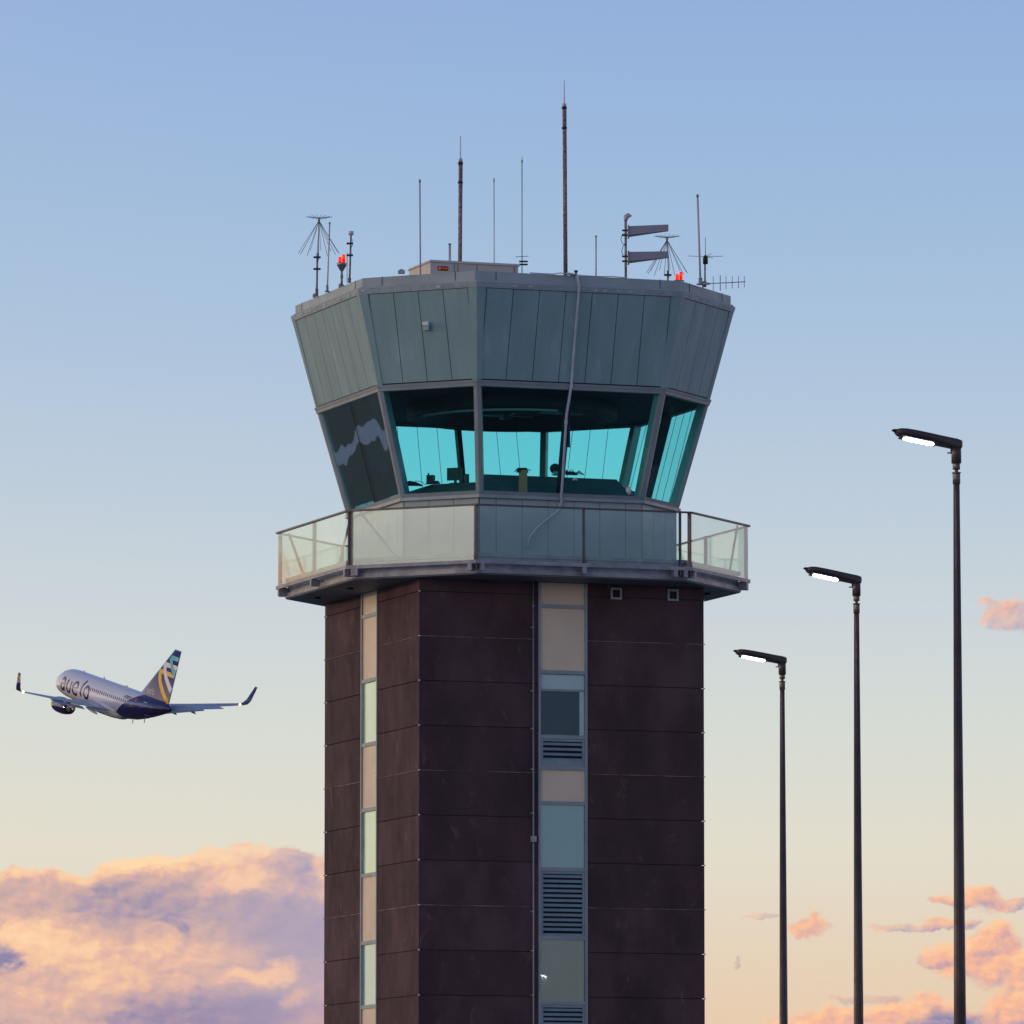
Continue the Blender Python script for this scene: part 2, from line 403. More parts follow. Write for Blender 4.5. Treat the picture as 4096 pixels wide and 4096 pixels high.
cx_, cy_ = -330*math.sin(R(38.6)), 150+330*math.cos(R(38.6)); ta = Vector((math.cos(R(38.6)), math.sin(R(38.6)), 0)); tb = Vector((-math.sin(R(38.6)), math.cos(R(38.6)), 0)); cc_ = Vector((cx_, cy_, .006))
r_ = MB(); r_.add([cc_-ta*250-tb*11, cc_+ta*250-tb*11, cc_+ta*250+tb*11, cc_-ta*250+tb*11], [(0, 1, 2, 3)])  # made-up ground strip that gives the left cab windows a mirrored band
o = r_.build('reflected_strip', prin('pale_strip', (.62, .58, .56), .7, 0, .1, .05)); o['kind'] = 'structure'; o['label'] = 'unseen pale ground strip added for the band mirrored in the left cab windows'
# ------------------------------------------------------------------ control tower
YAW = R(19.575); TX, TY = 0.0, 150.0
Z = lambda z: z+CAMZ
tower = thing('control_tower', 'tall dark brown airport control tower with a flared teal glass cab and glass gallery', 'control tower', (TX, TY, 0), YAW)
TM = Matrix.Translation((TX, TY, 0)) @ Matrix.Rotation(YAW, 4, 'Z'); TMI = TM.inverted()
def octo(H, c, z):
    return [Vector(p) for p in ((-H, H-c, z), (-H, -H+c, z), (-H+c, -H, z), (H-c, -H, z), (H, -H+c, z), (H, H-c, z), (H-c, H, z), (-H+c, H, z))]
def grow(H, c, d):
    """offset an octagon by d on every side"""
    H2 = H+d; diag = (2*H-c)/math.sqrt(2)+d
    return H2, 2*H2-diag*math.sqrt(2)
def clip(poly, axis, val, keep_less):
    out_ = []
    for i in range(len(poly)):
        p, q = poly[i], poly[(i+1) % len(poly)]
        ip = (p[axis] <= val) == keep_less; iq = (q[axis] <= val) == keep_less
        if ip: out_.append(p)
        if ip != iq:
            t = (val-p[axis])/(q[axis]-p[axis]); out_.append(tuple(p[k]+t*(q[k]-p[k]) for k in range(2)))
    return out_
def face_frame(b, t, i):
    b0, b1, t0, t1 = b[i], b[(i+1) % 8], t[i], t[(i+1) % 8]
    d = (b1-b0).normalized(); mb = (b0+b1)/2; mt = (t0+t1)/2
    upv = mt-mb; nrm = d.cross(upv).normalized()
    return d, mb, upv, nrm, (b1-b0).length/2, (t1-t0).length/2
def panels(mb_, b, t, i, seams, gap=.0075, thick=.02, lo=0.0, hi=1.0, inset=0.0, edge=0.004):
    d, mbm, upv, nrm, wb, wt = face_frame(b, t, i)
    quad = [(-wb+edge, 0), (wb-edge, 0), (wt-edge, 1), (-wt+edge, 1)]
    quad = clip(clip(quad, 1, lo, False), 1, hi, True)
    cuts = [-99]+list(seams)+[99]
    for a, c in zip(cuts[:-1], cuts[1:]):
        p = clip(clip(quad, 0, a+gap, False), 0, c-gap, True)
        if len(p) < 3: continue
        P = [mbm+d*s+upv*q for s, q in p]
        mb_.hexa([v+nrm*inset for v in P], [v+nrm*(inset+thick) for v in P])
oB = (4.139, 1.901); oC = (3.634, 1.585); oD = (3.035, 1.247); oA = (4.048, 1.813)
zA, zB, zC, zD = Z(20.355), Z(20.12), Z(18.143), Z(15.908)
ringB, ringC, ringD, ringA = octo(*oB, zB), octo(*oC, zC), octo(*oD, zD), octo(*oA, zA)
seamL = [(-3.5+k)*.57 for k in range(8)]; seamS = [(-2+k)*.56 for k in range(5)]
# upper cladding: dark backing shell + panels
bk = MB()
b2, t2 = octo(*grow(*oC, -.06), zC), octo(*grow(*oB, -.06), zB)
for i in range(8): bk.add([b2[i], b2[(i+1) % 8], t2[(i+1) % 8], t2[i]], [(0, 1, 2, 3)])
bk.build('cladding_backing', 'seam', tower)
cl = MB()
for i in range(8): panels(cl, octo(*grow(*oC, -.03), zC), octo(*grow(*oB, -.03), zB), i, seamL if i % 2 == 0 else seamS, hi=.945, lo=.035)
cl.build('cladding', 'clad', tower)
# top drip strip, ledge, parapet
tr = MB(); e = .005
def band(mb_, o1, z1, o2, z2, th=.03):
    a, b = octo(*o1, z1), octo(*o2, z2); ai, bi = octo(*grow(*o1, -th), z1), octo(*grow(*o2, -th), z2)
    for i in range(8):
        j = (i+1) % 8
        mb_.hexa([a[i], a[j], ai[j], ai[i]], [b[i], b[j], bi[j], bi[i]])
def lerp_o(t): return (oC[0]+(oB[0]-oC[0])*t, oC[1]+(oB[1]-oC[1])*t), zC+(zB-zC)*t
o1, z1 = lerp_o(.947)
band(tr, grow(*o1, .012), z1, grow(*oB, .012), zB)
pr = MB(); band(pr, oB, zB+.003, grow(*oA, .035), zB+.05, .3); band(pr, oA, zB+.053, oA, zA, .25)
# joint lines on the parapet and small clips below it
cp = pr
for i in range(8):
    d, mbm, upv, nrm, wb, wt = face_frame(octo(*oA, zB+.06), octo(*oA, zA), i)
    for s in (-wb+.45, wb-.45): cp.box((0, 0, 0), (.012, .006, .2), m=Matrix.Translation(mbm+d*s+upv*.5+nrm*.004) @ Matrix.Rotation(math.atan2(d.y, d.x), 4, 'Z'), mi=1)
pr.build('parapet', ['parapet', 'seam'], tower)
kn = tr; rnd = random.Random(3)
for i in (0, 1, 2, 3):
    d, mbm, upv, nrm, wb, wt = face_frame(octo(*grow(*o1, .012), z1), octo(*grow(*oB, .012), zB), i)
    s = -wt+.12
    while s < wt-.1:
        w = rnd.uniform(.03, .11); hh = rnd.uniform(.02, .05)
        kn.box((0, 0, 0), (w, .012, hh), m=Matrix.Translation(mbm+d*s+upv*rnd.uniform(.35, .7)+nrm*.004) @ Matrix.Rotation(math.atan2(d.y, d.x), 4, 'Z'), mi=1)
        s += rnd.uniform(.18, .42)
tr.build('drip_flashing', ['flash', prin('sealant', (.50, .50, .49), .7, 0, .2, 5)], tower)
rf = MB(); pp = octo(*grow(*oA, -.1), zA-.18); qq = octo(*grow(*oA, -.1), zA-.12); rf.hexa(pp, qq)
rf.build('roof', prin('roof_membrane', (.25, .25, .25), .8), tower)
# corner covers on the cladding
for i in range(8):
    cc = MB()
    for (ra, rb, w) in ((octo(*grow(*oC, .004), zC), octo(*grow(*o1, .004), z1), .10),):
        p, q = ra[i], rb[i]
        dl = (ra[i-1]-p).normalized(); dr = (ra[(i+1) % 8]-p).normalized()
        nn = (-(dl+dr)).normalized()
        for dd in (dl, dr):
            cc.hexa([p, p+dd*w, p+dd*w-nn*.012, p-nn*.012], [q, q+dd*w*1.9, q+dd*w*1.9-nn*.012, q-nn*.012])
    cc.build('corner_cover', 'clad', tower)
# transoms, sill
tn = MB(); band(tn, grow(*oC, .03), zC-.02, grow(*oC, .045), zC+.035, .10); band(tn, grow(*oC, .005), zC-.085, grow(*oC, .018), zC-.02, .12)
tn.build('window_head', 'frame', tower)
sb = MB(); band(sb, grow(*oD, .05), zD-.07, grow(*oD, .05), zD-.005, .2); band(sb, grow(*oD, .012), zD-.005, grow(*oD, .035), zD+.075, .1)
sb.build('window_sill', 'frame', tower)
# glass of the cab, one pane (window) each; the long sides have two
oDt, zDt = grow(*oD, .018), zD+.07
oCb, zCb = grow(*oC, -.02), zC-.08
gb, gt = octo(*grow(*oDt, -.03), zDt), octo(*grow(*oCb, -.03), zCb)
for i in range(8):
    d, mbm, upv, nrm, wb, wt = face_frame(gb, gt, i)
    halves = [(-1, -.012), (.012, 1)] if i % 2 == 0 else [(-1, 1)]
    for a, b in halves:
        f0 = lambda q, w: (max(-w, min(w, q*w if abs(q) == 1 else q)))
        P = [mbm+d*f0(a, wb), mbm+d*f0(b, wb), mbm+upv+d*f0(b, wt), mbm+upv+d*f0(a, wt)]
        pn = MB(); pn.hexa(P, [v-nrm*.02 for v in P])
        pn.build('window_pane', 'cabside' if i == 0 else 'cabglass', tower)
# corner and middle mullions
for i in range(8):
    p, q = octo(*grow(*oDt, .0), zDt-.02)[i], octo(*grow(*oCb, .0), zCb+.02)[i]
    c0_ = Vector((p.x, p.y, 0)).normalized(); tan_ = Vector((-c0_.y, c0_.x, 0))
    mm = MB(); w = .078
    mm.hexa([p+c0_*.012, p+tan_*w-c0_*.02, p+tan_*w*.8-c0_*.22, p-tan_*w*.8-c0_*.22, p-tan_*w-c0_*.02],
            [q+c0_*.012, q+tan_*w-c0_*.02, q+tan_*w*.8-c0_*.22, q-tan_*w*.8-c0_*.22, q-tan_*w-c0_*.02])
    mm.build('mullion', 'frame', tower)
for i in (0, 2, 4, 6):
    d, mbm, upv, nrm, wb, wt = face_frame(gb, gt, i)
    mm = MB(); a = mbm; b = mbm+upv; w = .05
    mm.hexa([a-d*w-nrm*.03, a+d*w-nrm*.03, a+d*w-nrm*.20, a-d*w-nrm*.20], [b-d*w-nrm*.03, b+d*w-nrm*.03, b+d*w-nrm*.20, b-d*w-nrm*.20])
    mm.hexa([a-d*.01+nrm*.004, a+d*.01+nrm*.004, a+d*.01-nrm*.03, a-d*.01-nrm*.03], [b-d*.01+nrm*.004, b+d*.01+nrm*.004, b+d*.01-nrm*.03, b-d*.01-nrm*.03])
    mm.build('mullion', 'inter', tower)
# dark sheets added inside the two left windows to imitate their dark reflection
for a, b, lo in ((-.97, -.05, .03), (.05, .97, .16)):
    d, mbm, upv, nrm, wb, wt = face_frame(gb, gt, 0)
    a0, b0, a1, b1 = a*wb, b*wb, a*wt, b*wt
    v0 = lo if a < 0 else .02
    if a > 0: v0 = .02
    P = [mbm+d*(a0+(a1-a0)*v0)+upv*v0, mbm+d*(b0+(b1-b0)*v0)+upv*v0, mbm+upv*.99+d*b1, mbm+upv*.99+d*a1]
    rb = MB(); rb.hexa([v-nrm*.06 for v in P], [v-nrm*.065 for v in P]); rb.build('dark_sheet', prin('dark_backing', (.05, .02, .035), .7, 0, .3, .8), tower)
# thin blind joints on the rear windows
bl = MB()
for i in (4, 5, 6, 7):
    d, mbm, upv, nrm, wb, wt = face_frame(gb, gt, i)
    for s in ((-1.35, -.9, -.45, .45, .9, 1.35) if i % 2 == 0 else (-.42, 0, .42)):
        a = mbm+d*s-nrm*.05; b = mbm+upv+d*s-nrm*.05
        bl.hexa([a-d*.004, a+d*.004, a+d*.004-nrm*.008, a-d*.004-nrm*.008], [b-d*.004, b+d*.004, b+d*.004-nrm*.008, b-d*.004-nrm*.008])
bl.build('blind_seam', 'inter', tower)
# inside of the cab
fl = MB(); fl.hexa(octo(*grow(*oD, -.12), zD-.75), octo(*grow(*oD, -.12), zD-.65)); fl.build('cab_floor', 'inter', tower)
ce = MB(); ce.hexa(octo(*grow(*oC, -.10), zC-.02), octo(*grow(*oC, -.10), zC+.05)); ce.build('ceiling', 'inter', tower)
bh = MB(); rr0, zz0 = 2.2, zC-.26
cir = lambda r, z, n=48: [Vector((r*math.cos(2*PI*k/n), r*math.sin(2*PI*k/n), z)) for k in range(n)]
a, b, c_, d_ = cir(rr0, zz0), cir(rr0, zC-.03), cir(rr0-.10, zz0-.05), cir(rr0-.45, zC-.03)
nn = 48
for (q, w) in ((a, b), (a, c_), (c_, d_)):
    bh.add(q+w, [(k, (k+1) % nn, nn+(k+1) % nn, nn+k) for k in range(nn)], 0, True)
bh.build('ceiling_bulkhead', prin('bulkhead', (.035, .035, .05), .5), tower)
for rt_ in (2.05, 1.45):
  tk = MB(); tk.tube([Vector((rt_*math.cos(t*PI/24), rt_*math.sin(t*PI/24), zC-(.30 if rt_ > 2 else .10))) for t in range(25, 38)], .05, 8)
  tk.build('reflection_arc', 'white', tower)  # pale arcs added inside to imitate curved reflections in the glass
for (lx, ly) in ((.5, -1.6), (-1.2, .3), (1.4, .4)):
    q = MB(); q.box((lx, ly, zC-.05), (1.3, .28, .05)); q.build('ceiling_panel', 'grey', tower)
# console ring: sloped fronts under the windows
co = MB()
for i in range(8):
    o_lo = octo(*grow(*oD, -.16), zD-.02)
    hz = .50 if i == 2 else .34
    o_hi = octo(*grow(*oD, -.75), zD+hz); o_in = octo(*grow(*oD, -1.15), zD+hz); o_i2 = octo(*grow(*oD, -1.15), zD-.6); o_l2 = octo(*grow(*oD, -.16), zD-.6)
    j = (i+1) % 8
    L1 = [o_l2[i], o_lo[i], o_hi[i], o_in[i], o_i2[i]]; L2 = [o_l2[j], o_lo[j], o_hi[j], o_in[j], o_i2[j]]
    co.hexa(L1, L2)
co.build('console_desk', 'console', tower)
# cab wall below the windows
zdk = Z(14.56)
oW = grow(*oD, -.02)
wk = MB(); band(wk, grow(*oW, -.035), zdk-.1, grow(*oW, -.035), zD-.05, .05); wk.build('cab_wall_backing', 'seam', tower)
wl = MB()
for i in range(8): panels(wl, octo(*grow(*oW, -.03), zdk), octo(*grow(*oW, -.03), zD-.07), i, [(-2.5+k)*.565 for k in range(6)] if i % 2 == 0 else [(-1.5+k)*.565 for k in range(4)], gap=.006)
wl.build('cab_wall', 'wallg', tower)
# gallery deck and soffit
oE = (4.41, 2.07); oDk = grow(*oE, -.16)
dk = MB(); band(dk, oDk, Z(14.17), oDk, Z(14.26), .25); band(dk, grow(*oDk, -.06), Z(14.262), grow(*oDk, -.06), Z(14.50), .2); band(dk, grow(*oDk, -.01), Z(14.502), grow(*oDk, -.01), Z(14.575), .3)
dk.build('deck_edge', 'deck', tower)
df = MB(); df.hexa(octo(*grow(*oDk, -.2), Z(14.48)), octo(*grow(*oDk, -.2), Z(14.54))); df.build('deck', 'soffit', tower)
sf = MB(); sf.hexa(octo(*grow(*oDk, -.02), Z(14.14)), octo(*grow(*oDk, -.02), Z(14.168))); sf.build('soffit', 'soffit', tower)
for (x, y) in ((-3.75, -.6), (-3.75, 1.6), (3.6, -2.0)):
    sl_ = MB(); sl_.tube([(x, y, Z(14.10)), (x, y, Z(14.142))], .07, 12)
    sl_.build('soffit_light', 'black', tower)
# balustrade
bal = empty('balustrade', parent=tower)
zg0, zg1 = Z(14.40), Z(15.52)
hr = MB(); band(hr, grow(*oE, .02), zg1, grow(*oE, .02), zg1+.035, .06); hr.build('handrail', 'rail', bal)
br = MB(); band(br, grow(*oE, .015), zg0-.055, grow(*oE, .015), zg0+.015, .05); br.build('bottom_rail', 'deck', bal)
ge, gt_ = octo(*oE, zg0), octo(*oE, zg1)
for i in range(8):
    d, mbm, upv, nrm, wb, wt = face_frame(ge, gt_, i)
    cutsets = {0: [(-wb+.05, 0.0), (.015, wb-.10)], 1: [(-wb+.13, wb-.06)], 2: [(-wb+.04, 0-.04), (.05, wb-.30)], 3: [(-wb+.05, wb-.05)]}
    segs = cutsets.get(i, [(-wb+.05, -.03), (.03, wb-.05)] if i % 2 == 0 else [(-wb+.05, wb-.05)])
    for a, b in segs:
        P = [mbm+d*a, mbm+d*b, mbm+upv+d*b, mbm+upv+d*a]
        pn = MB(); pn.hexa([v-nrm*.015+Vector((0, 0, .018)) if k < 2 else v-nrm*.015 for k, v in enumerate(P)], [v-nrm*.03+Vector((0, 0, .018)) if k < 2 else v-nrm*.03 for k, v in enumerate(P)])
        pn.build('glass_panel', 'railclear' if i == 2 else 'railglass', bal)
    ang = math.atan2(d.y, d.x)
    posts = [-wb+.02, wb-.02]
    if i % 2 == 0: posts += [0.0]
    if i == 2: posts += [wb-.24]
    if i == 1: posts += [-wb+.09]
    for s in posts:
        po = MB(); po.box((0, 0, 0), (.035, .07, 1.30), m=Matrix.Translation(mbm+d*s+Vector((0, 0, .5))-nrm*.075) @ Matrix.Rotation(ang, 4, 'Z'))
        po.build('post', 'rail', bal)
        bk_ = MB(); bk_.box((0, 0, 0), (.085, .20, .14), m=Matrix.Translation(mbm+d*(s*(1 if abs(s) < .1 else (1-.12/abs(s))))+Vector((0, 0, -.125))-nrm*.09) @ Matrix.Rotation(ang, 4, 'Z'))
        bk_.build('bracket', 'deck', bal)
    if i in (0, 1, 3, 4, 5, 7):      # diagonal stays behind the glass
        sg = -1 if i in (1, 5) else 1
        a = mbm+upv*.97+d*(sg*(wb-.22))-nrm*.16; b = mbm+upv*.10+d*(sg*(wb-(1.05 if i != 3 else .62)))-nrm*.16
        st = MB(); st.hexa([a+nrm*.0, a-nrm*.04, a-nrm*.04+Vector((0, 0, .06)), a+Vector((0, 0, .06))], [b, b-nrm*.04, b-nrm*.04+Vector((0, 0, .06)), b+Vector((0, 0, .06))])
        st.build('stay', 'frame', bal)
# shaft: square plan, courses of brown panels with gaps
HS = 3.094; zS0 = Z(13.875); PH = .911
zsof = Z(14.14)
sh = MB(); sh.box((0, 0, (zsof-.0)/2), (2*HS-.09, 2*HS-.09, zsof-.002)); sh.build('shaft_core', 'seam', tower)
faces = [(Vector((-1, 0, 0)), Vector((0, -1, 0)), .05), (Vector((0, -1, 0)), Vector((1, 0, 0)), 0.0), (Vector((1, 0, 0)), Vector((0, 1, 0)), 0.0), (Vector((0, 1, 0)), Vector((-1, 0, 0)), 0.0)]
# levels of the joints
lev = [zsof]+[zS0-k*PH for k in range(0, 30) if zS0-k*PH > .1]+[0.02]
SW = .535
wp = MB(); cpz = MB()
for fi, (nr, d, sh_) in enumerate(faces):
    c0s = -sh_*1.0 - .05 if fi == 0 else 0.0
    for a, b in ((-HS, c0s-SW), (c0s+SW, HS)):
        for k in range(len(lev)-1):
            zt, zb = lev[k]-.008, lev[k+1]+.008
            if k == 0: zt = lev[0]-.002
            a2 = a+.006 if a == -HS else a; b2_ = b-.006 if b == HS else b
            P0 = nr*(HS-.04); P1 = nr*HS
            if a == -HS: a0 = a2+.035
            else: a0 = a2
            b0 = b2_-.035 if b == HS else b2_
            wp.hexa([P0+d*a0+Vector((0, 0, zb)), P0+d*b0+Vector((0, 0, zb)), P1+d*b2_+Vector((0, 0, zb)), P1+d*a2+Vector((0, 0, zb))],
                    [P0+d*a0+Vector((0, 0, zt)), P0+d*b0+Vector((0, 0, zt)), P1+d*b2_+Vector((0, 0, zt)), P1+d*a2+Vector((0, 0, zt))])
            kk = k
            if kk % 3 == 2 and k+1 < len(lev):   # copper coloured ledges on every third joint
                zc = lev[k]; cpz = MB()
                cpz.hexa([P1+d*a2+Vector((0, 0, zc-.008)), P1+d*b2_+Vector((0, 0, zc-.008)), P1+nr*.012+d*b2_+Vector((0, 0, zc-.008)), P1+nr*.012+d*a2+Vector((0, 0, zc-.008))],
                         [P1+d*a2+Vector((0, 0, zc+.004)), P1+d*b2_+Vector((0, 0, zc+.004)), P1+nr*.004+d*b2_+Vector((0, 0, zc+.004)), P1+nr*.004+d*a2+Vector((0, 0, zc+.004))])
                if zc > Z(1): cpz.build('joint_ledge', 'copper', tower)
# corner nubs at the joints
nb = wp
for (x, y) in ((-1, 1), (-1, -1), (1, -1), (1, 1)):
    for zc in lev[1:-1]: nb.box((x*(HS+.003), y*(HS+.003), zc), (.03, .03, .022), mi=1)
wp.build('shaft_wall', ['brown', 'white'], tower)
# window strips
bars = [13.65, 12.30, 10.975, 9.62, 8.27, 6.87, 5.55, 4.20, 2.86, 1.5]
def strip(fi, cells):
    nr, d, _ = faces[fi]; cx = -.10 if fi == 0 else 0.0
    rz = math.atan2(d.y, d.x)
    def T(s, z, off): return Matrix.Translation(nr*(HS+off)+d*(cx+s)+Vector((0, 0, z))) @ Matrix.Rotation(rz, 4, 'Z')
    fr = MB()
    zb_ = Z(cells[-1][1])
    for s in (-SW+.028, SW-.028): fr.box((0, 0, 0), (.05, .09, zsof-.004-zb_), m=T(s, (zsof-.004+zb_)/2, -.022))
    for kind, z0, z1, *_ in cells[1:]:
        fr.box((0, 0, 0), (2*SW-.108, .07, .075), m=T(0, Z(z1), -.018))
    fr.build('strip_frame', 'frame', tower)
    for kind, z0, z1, *ex in cells:        # z0 lower.. z1 upper
        zl, zh = Z(z0)+.038, min(Z(z1)-.038, zsof-.006); zm = (zl+zh)/2; hh = zh-zl
        w = 2*SW-.108
        if kind == 'spandrel':
            q = MB(); q.box((0, 0, 0), (w, .03, hh), m=T(0, zm, -.03)); q.build('spandrel', 'tan', tower)
        elif kind == 'window':
            q = MB(); q.box((0, 0, 0), (w, .02, hh), m=T(0, zm, -.0449))
            wn_ = q.build('window', prin('window_backing', ex[0], .8, 0, .04, 2) if ex else 'dark', tower)  # plain backing; on the left face its colour imitates reflected sky
            q = MB(); q.box((0, 0, 0), (w-.004, .008, hh), m=T(0, zm, -.026)); q.build('pane', 'stripd' if len(ex) > 1 else ('stripl' if fi == 0 else 'strip'), wn_)
            if len(ex) > 1:      # blind half drawn: frosted upper band and side return
                q = MB(); q.box((0, 0, 0), (w-.01, .008, .30), m=T(0, zh-.16, -.031)); q.box((0, 0, 0), (.10, .008, hh-.32), m=T(w/2-.055, zl+(hh-.32)/2, -.0315))
                q.build('blind', prin('blind_pale', (.85, .80, .74), .8, 0, .04, 2), wn_)
                q = MB(); q.box((0, 0, 0), (w-.01, .02, .035), m=T(0, zh-.335, -.020)); q.build('frame', 'frame', wn_)
        else:
            q = MB(); q.box((0, 0, 0), (w, .012, hh), m=T(0, zm, -.046))
            lv = q.build('louver', 'dark', tower)
            q = MB(); e_ = .055
            for (sx, sz, ww, h2) in ((-w/2+e_/2, 0, e_, hh), (w/2-e_/2, 0, e_, hh), (0, hh/2-e_/2, w-2*e_-.002, e_), (0, -hh/2+e_/2*(2.2 if ex else 1), w-2*e_-.002, e_*(2.2 if ex else 1))):
                q.box((0, 0, 0), (ww, .035, h2), m=T(sx, zm+sz, -.018))
            q.build('frame', 'louv', lv)
            ns = max(3, int((hh-.12)/.094)); q = MB()
            for k in range(ns):
                zz = zl+e_*1.6+(hh-e_*2.6)*(k+.5)/ns
                q.box((0, 0, 0), (w-2*e_-.006, .010, .062), m=T(0, zz, -.020) @ Matrix.Rotation(R(-28), 4, 'X'))
            q.build('slats', 'louv', lv)
B = bars
pale = (.90, .97, .82)  # pale green of the sky reflection, put into the backing colour
strip(1, [('spandrel', B[0], 14.3), ('spandrel', B[1], B[0]), ('window', B[2], B[1], (.012, .05, .10), 1), ('louver', 10.335, B[2], 1), ('spandrel', B[3], 10.335),
          ('window', B[4], B[3], (.50, .62, .62)), ('louver', B[5], B[4]), ('window', B[6], B[5], (.17, .25, .26)), ('louver', B[7], B[6]), ('window', B[8], B[7], (.10, .16, .2)), ('spandrel', B[9], B[8])])
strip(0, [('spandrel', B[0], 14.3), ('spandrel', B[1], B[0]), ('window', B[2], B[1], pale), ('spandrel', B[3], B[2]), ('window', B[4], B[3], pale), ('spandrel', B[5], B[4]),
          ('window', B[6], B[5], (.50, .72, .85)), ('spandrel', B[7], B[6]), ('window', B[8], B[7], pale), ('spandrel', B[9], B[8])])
strip(2, [('spandrel', B[0], 14.3)]+[('window' if k % 2 else 'spandrel', B[k+1], B[k]) for k in range(9)])
strip(3, [('spandrel', B[0], 14.3)]+[('window' if k % 2 else 'spandrel', B[k+1], B[k]) for k in range(9)])
# wall vents under the gallery
for (px, py) in ((2463, 2375), (2690, 2381)):
    p = TMI @ at(px, py, 148); sx = p.x
    # intersect with front wall: solve along the ray
    c_ = TMI @ Vector((0, 0, CAMZ)); dr_ = p-c_; k = (-HS-c_.y)/dr_.y; p = c_+dr_*k
    v_ = MB()
    for (ax, az_, w, h) in ((-.10, 0, .04, .24), (.10, 0, .04, .24), (0, .10, .158, .04), (0, -.10, .158, .04)): v_.box((p.x+ax, -HS-.02, p.z+az_), (w, .05, h))
    vo = v_.build('wall_vent', 'frame', tower)
    v_ = MB()
    for q in (-.04, 0, .04): v_.box((p.x, -HS-.012, p.z+q), (.156, .02, .018))
    v_.build('slats', 'dark', vo)

def on_plane_y(px, py, yl):
    c_ = TMI @ Vector((0, 0, CAMZ)); p = TMI @ at(px, py, 148); dr_ = p-c_; k = (yl-c_.y)/dr_.y
    return c_+dr_*k
# drain pipe on the shaft and its junction box
pi_ = MB(); x_ = on_plane_y(2131, 2700, -HS).x
pi_.tube([(x_, -HS-.035, zsof-.002), (x_, -HS-.035, .05)], .016, 8)
for zz in (13.2, 11.9, 11.13, 10.3, 9.4, 7.4, 6.6, 5.7, 4.8): pi_.box((x_-.015, -HS-.02, Z(zz)), (.07, .04, .025))
for zz in (13.62,): pi_.tube([(x_, -HS-.035, Z(zz)), (x_, -HS-.035, Z(zz)+.05)], .026, 8)
pi_.build('downpipe', 'frame', tower)
jb = MB(); p = on_plane_y(2133, 3356, -HS-.04); jb.box((p.x, -HS-.05, p.z), (.11, .08, .12)); jb.build('junction_box', 'grey', tower)

# ------------------------------------------------------------------ things inside the cab (stand on the console)
def inside(px, py, back=1.0):
    """point on the console line behind the front glass"""
    return at(px, py, 147.55+back-1.0)
ZC = zD+.34; ZC3 = zD+.50
def rest(px, Y, z): 
    p = at(px, 1900, Y); p.z = z; return p
p = rest(1819, 147.7, ZC)
t = thing('computer_monitor', 'dark flat monitor seen from behind in the left front window of the cab', 'monitor', p, R(-20))
q = MB(); q.box((0, 0, .20), (.33, .035, .26)); q.build('screen', 'black', t)
q = MB(); q.box((0, .04, .05), (.05, .04, .14)); q.box((0, .02, .008), (.2, .14, .016)); q.build('stand', 'black', t)
p = rest(1723, 147.75, ZC)
t = thing('desk_printer', 'small dark boxy device with a side arm on the cab desk left of the monitor', 'desk device', p, R(-20))
q = MB(); q.box((0, 0, .09), (.15, .12, .18)); q.box((-.05, 0, .2), (.03, .03, .05)); q.build('body', 'black', t)
q = MB(); q.tube([(.07, 0, .03), (.14, 0, .05), (.17, 0, .035)], .018, 6); q.tube([(-.1, 0, .012), (.2, 0, .012)], .02, 6); q.build('arm', 'black', t)
p = rest(1866, 147.6, ZC)
t = thing('desk_canister', 'dark upright canister right beside the cab monitor', 'canister', p)
q = MB(); q.tube([(0, 0, 0), (0, 0, .17)], .055, 14); q.build('body', 'console', t)
q = MB(); q.tube([(0, 0, .17), (0, 0, .185)], .058, 14); q.tube([(-.035, 0, .185), (-.035, 0, .22)], .008, 6); q.build('lid', 'black', t)
p = rest(1660, 147.9, ZC-.02)
q = MB(); q.tube([(-.08, 0, .01), (.02, 0, .10), (.12, 0, .085), (.22, 0, 0.02)], .006, 6); q.tube([(-.28, .05, .02), (-.10, 0, .05), (.03, .02, .035), (.16, 0, .0)], [.04, .055, .04, .012], 8)
tag(q.build('cable_coil', 'black', None, p), 'loose black cable heap at the far left end of the cab desk', 'cable')
p = rest(2092, 147.05, zD+.10)
q = MB(); q.box((0, 0, .2), (.175, .05, .40)); q.box((0.02, 0, .425), (.12, .05, .05))
tag(q.build('wooden_board', 'wood', None, p), 'upright brown wooden board behind the front window of the cab', 'board'); 
p = rest(2088, 147.25, ZC3)
q = MB(); rnd = random.Random(5)
q.box((0, 0, .05), (.22, .12, .05)); q.box((0, 0, .10), (.20, .1, .03))
for k in range(9):
    a = rnd.uniform(-.16, .0); q.tube([(a, 0, .02+.008*k), (a+.08, -.03, .08+rnd.uniform(-.02, .03)), (a+.19, 0, .02+rnd.uniform(0, .05))], .009, 5)
tag(q.build('headset_pile', 'black', None, p), 'tangle of headsets and cords heaped above the wooden board in the cab', 'headsets')
p = rest(2220, 147.5, ZC3)
t = thing('desk_fan', 'round headed desk fan with a pale note on the cab desk beside the outside cable', 'desk fan', p, R(15))
q = MB(); q.tube([(0, -.03, .13), (0, .03, .13)], .105, 20); q.build('head', 'black', t)
q = MB(); q.tube([(0, 0, 0), (0, 0, .08)], .02, 8); q.tube([(0, 0, 0), (0, 0, .015)], .07, 12); q.build('stand', 'black', t)
q = MB(); q.box((.01, -.06, .02), (.12, .01, .09)); q.build('note', prin('pale_note', (.45, .5, .4), .8), t)
p = rest(2290, 147.5, ZC3)
q = MB()
for k in range(10):
    a = rnd.uniform(-.16, .05); q.tube([(a, 0, .0), (a+.09, -.03, .06+rnd.uniform(-.02, .04)-a*.2), (a+.2, 0, .0)], .006, 5)
q.box((-.05, 0, .03), (.2, .1, .06)); q.box((.05, .02, .02), (.12, .1, .04)); q.box((-.12, 0, .07), (.05, .08, .05))
